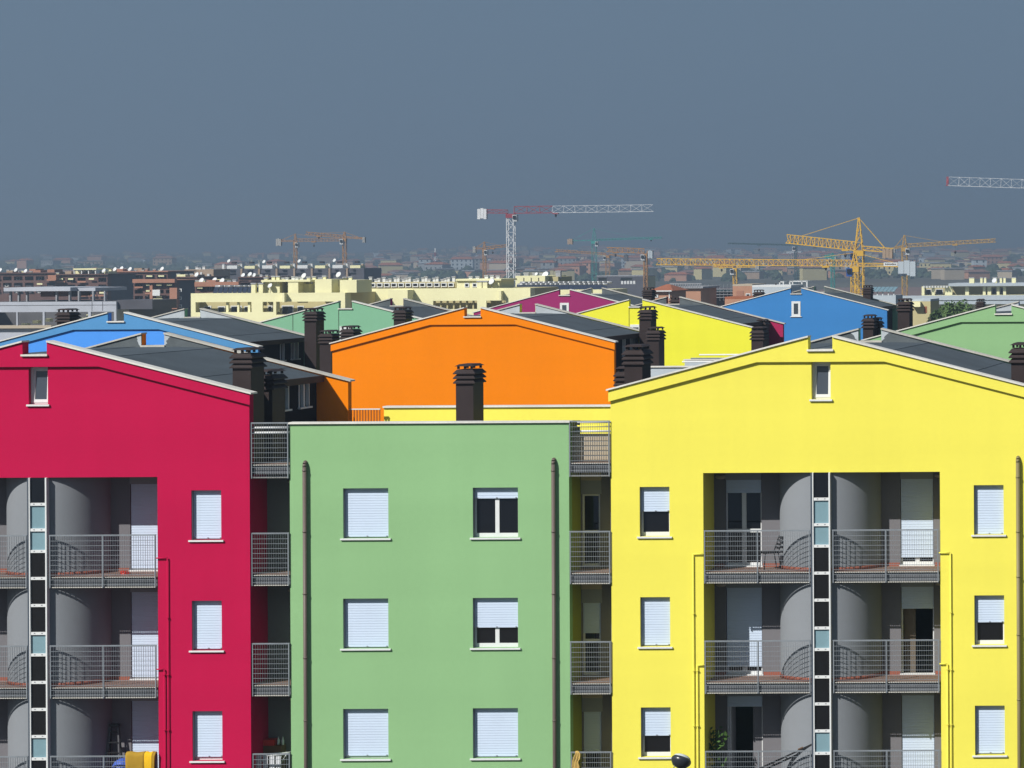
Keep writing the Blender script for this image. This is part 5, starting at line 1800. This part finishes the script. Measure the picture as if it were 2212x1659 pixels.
# folded sun lounger frame propped against the stair strip, and a broom
lo_ = thing("folded_lounger", "dark folded lounger frame propped slantwise behind the yellow house's railing", "lounger", P(1645, 1662, Dy + 0.35))
pA, pB = P(1640, 1660, Dy + 0.35), P(1755, 1607, Dy + 0.12)
o_ = Vector(lo_.location)
for s in (0, 1):
    dlt = Vector((0, 0.12 * s, -0.10 * s))
    MB().bar(pA - o_ + dlt, pB - o_ + dlt, 0.05).build("frame_rail", M_DARK_METAL, lo_)
for f in (0.25, 0.5, 0.75, 0.97):
    q = (pA - o_).lerp(pB - o_, f)
    MB().bar(q, q + Vector((0, 0.12, -0.10)), 0.035).build("cross_bar", M_DARK_METAL, lo_)
MB().hexa([tuple((pA - o_).lerp(pB - o_, 0.72) + Vector(v)) for v in ((0, 0, 0.02), (0, 0.12, -0.08), (0.45, 0.12, 0.12), (0.45, 0, 0.22))],
          [tuple((pA - o_).lerp(pB - o_, 0.72) + Vector(v)) for v in ((0, 0, 0.06), (0, 0.12, -0.04), (0.45, 0.12, 0.16), (0.45, 0, 0.26))]).build("folded_fabric", M_CARD, lo_)
br_ = P(1688, 1655, Dy + 1.15)
broom = thing("broom", "wooden broom leaning on the grey wall of the yellow house's loggia", "broom", (br_.x, br_.y, Fz[2]))
MB().bar((0, 0, 0.1), (0.10, 0.12, 1.62), 0.026, n=8).build("handle", M_OCHRE_CLOTH, broom)
MB().hexa([(-0.15, -0.04, 0), (0.15, -0.04, 0), (0.15, 0.04, 0), (-0.15, 0.04, 0)], [(-0.05, -0.03, 0.14), (0.06, -0.03, 0.14), (0.06, 0.03, 0.14), (-0.05, 0.03, 0.14)]).build("bristles", M_CARD, broom)
# round wall vents beside the right-hand doors
for k in range(3):
    MB().lathe([(0.0, -0.02), (0.075, -0.015), (0.08, 0.0)], 16, (0, 0, 0)).build("wall_vent", M_GREY_BOX, yellow, (1.66, LOG_D - 0.004, Fz[k] + 0.92)).rotation_euler = (R(90), 0, 0)

# street lamp in front of the yellow house
lampD = 79.0
lq = P(1470, 1645, lampD)
sl_ = thing("street_lamp", "street lamp with a dark oval head in front of the yellow wall", "street lamp", (lq.x, lampD, 0))
MB().lathe([(0.09, 0.0), (0.085, 0.5), (0.06, 1.2), (0.045, lq.z - 0.25), (0.045, lq.z - 0.12)], 14).build("pole", M_DARK_METAL, sl_)
hd = MB().lathe([(0.05, -0.17), (0.17, -0.13), (0.245, -0.03), (0.26, 0.02), (0.25, 0.07), (0.21, 0.11)], 24).build("head", M_LAMP_HEAD, sl_, (0, 0, lq.z))
hd.rotation_euler = (R(-24), R(16), 0)
MB().lathe([(0.225, 0.10), (0.20, 0.14), (0.13, 0.175), (0.05, 0.19), (0.0, 0.192)], 24).build("lid", M_LAMP_TOP, hd)
MB().bar((-0.12, 0, -0.2), (-0.10, 0, -0.1), 0.03, n=6).build("bracket", M_GALV, hd)
MB().bar((0.12, 0, -0.2), (0.10, 0, -0.1), 0.03, n=6).build("bracket", M_GALV, hd)

# ------------------------------------------------------------------ haze
hz = MB().box(-9100, 4200, -70, 7400, -6.0, 85.0)
m_h = bpy.data.materials.new("haze")
m_h.use_nodes = True
nt = m_h.node_tree
nt.nodes.clear()
ho = nt.nodes.new("ShaderNodeOutputMaterial")
pv = nt.nodes.new("ShaderNodeVolumePrincipled")
pv.inputs["Color"].default_value = (0.68, 0.84, 1.0, 1)
pv.inputs["Density"].default_value = 5.0e-4
pv.inputs["Anisotropy"].default_value = 0.56
nt.links.new(pv.outputs[0], ho.inputs["Volume"])
haze = hz.build("haze", m_h)
haze["kind"] = "stuff"
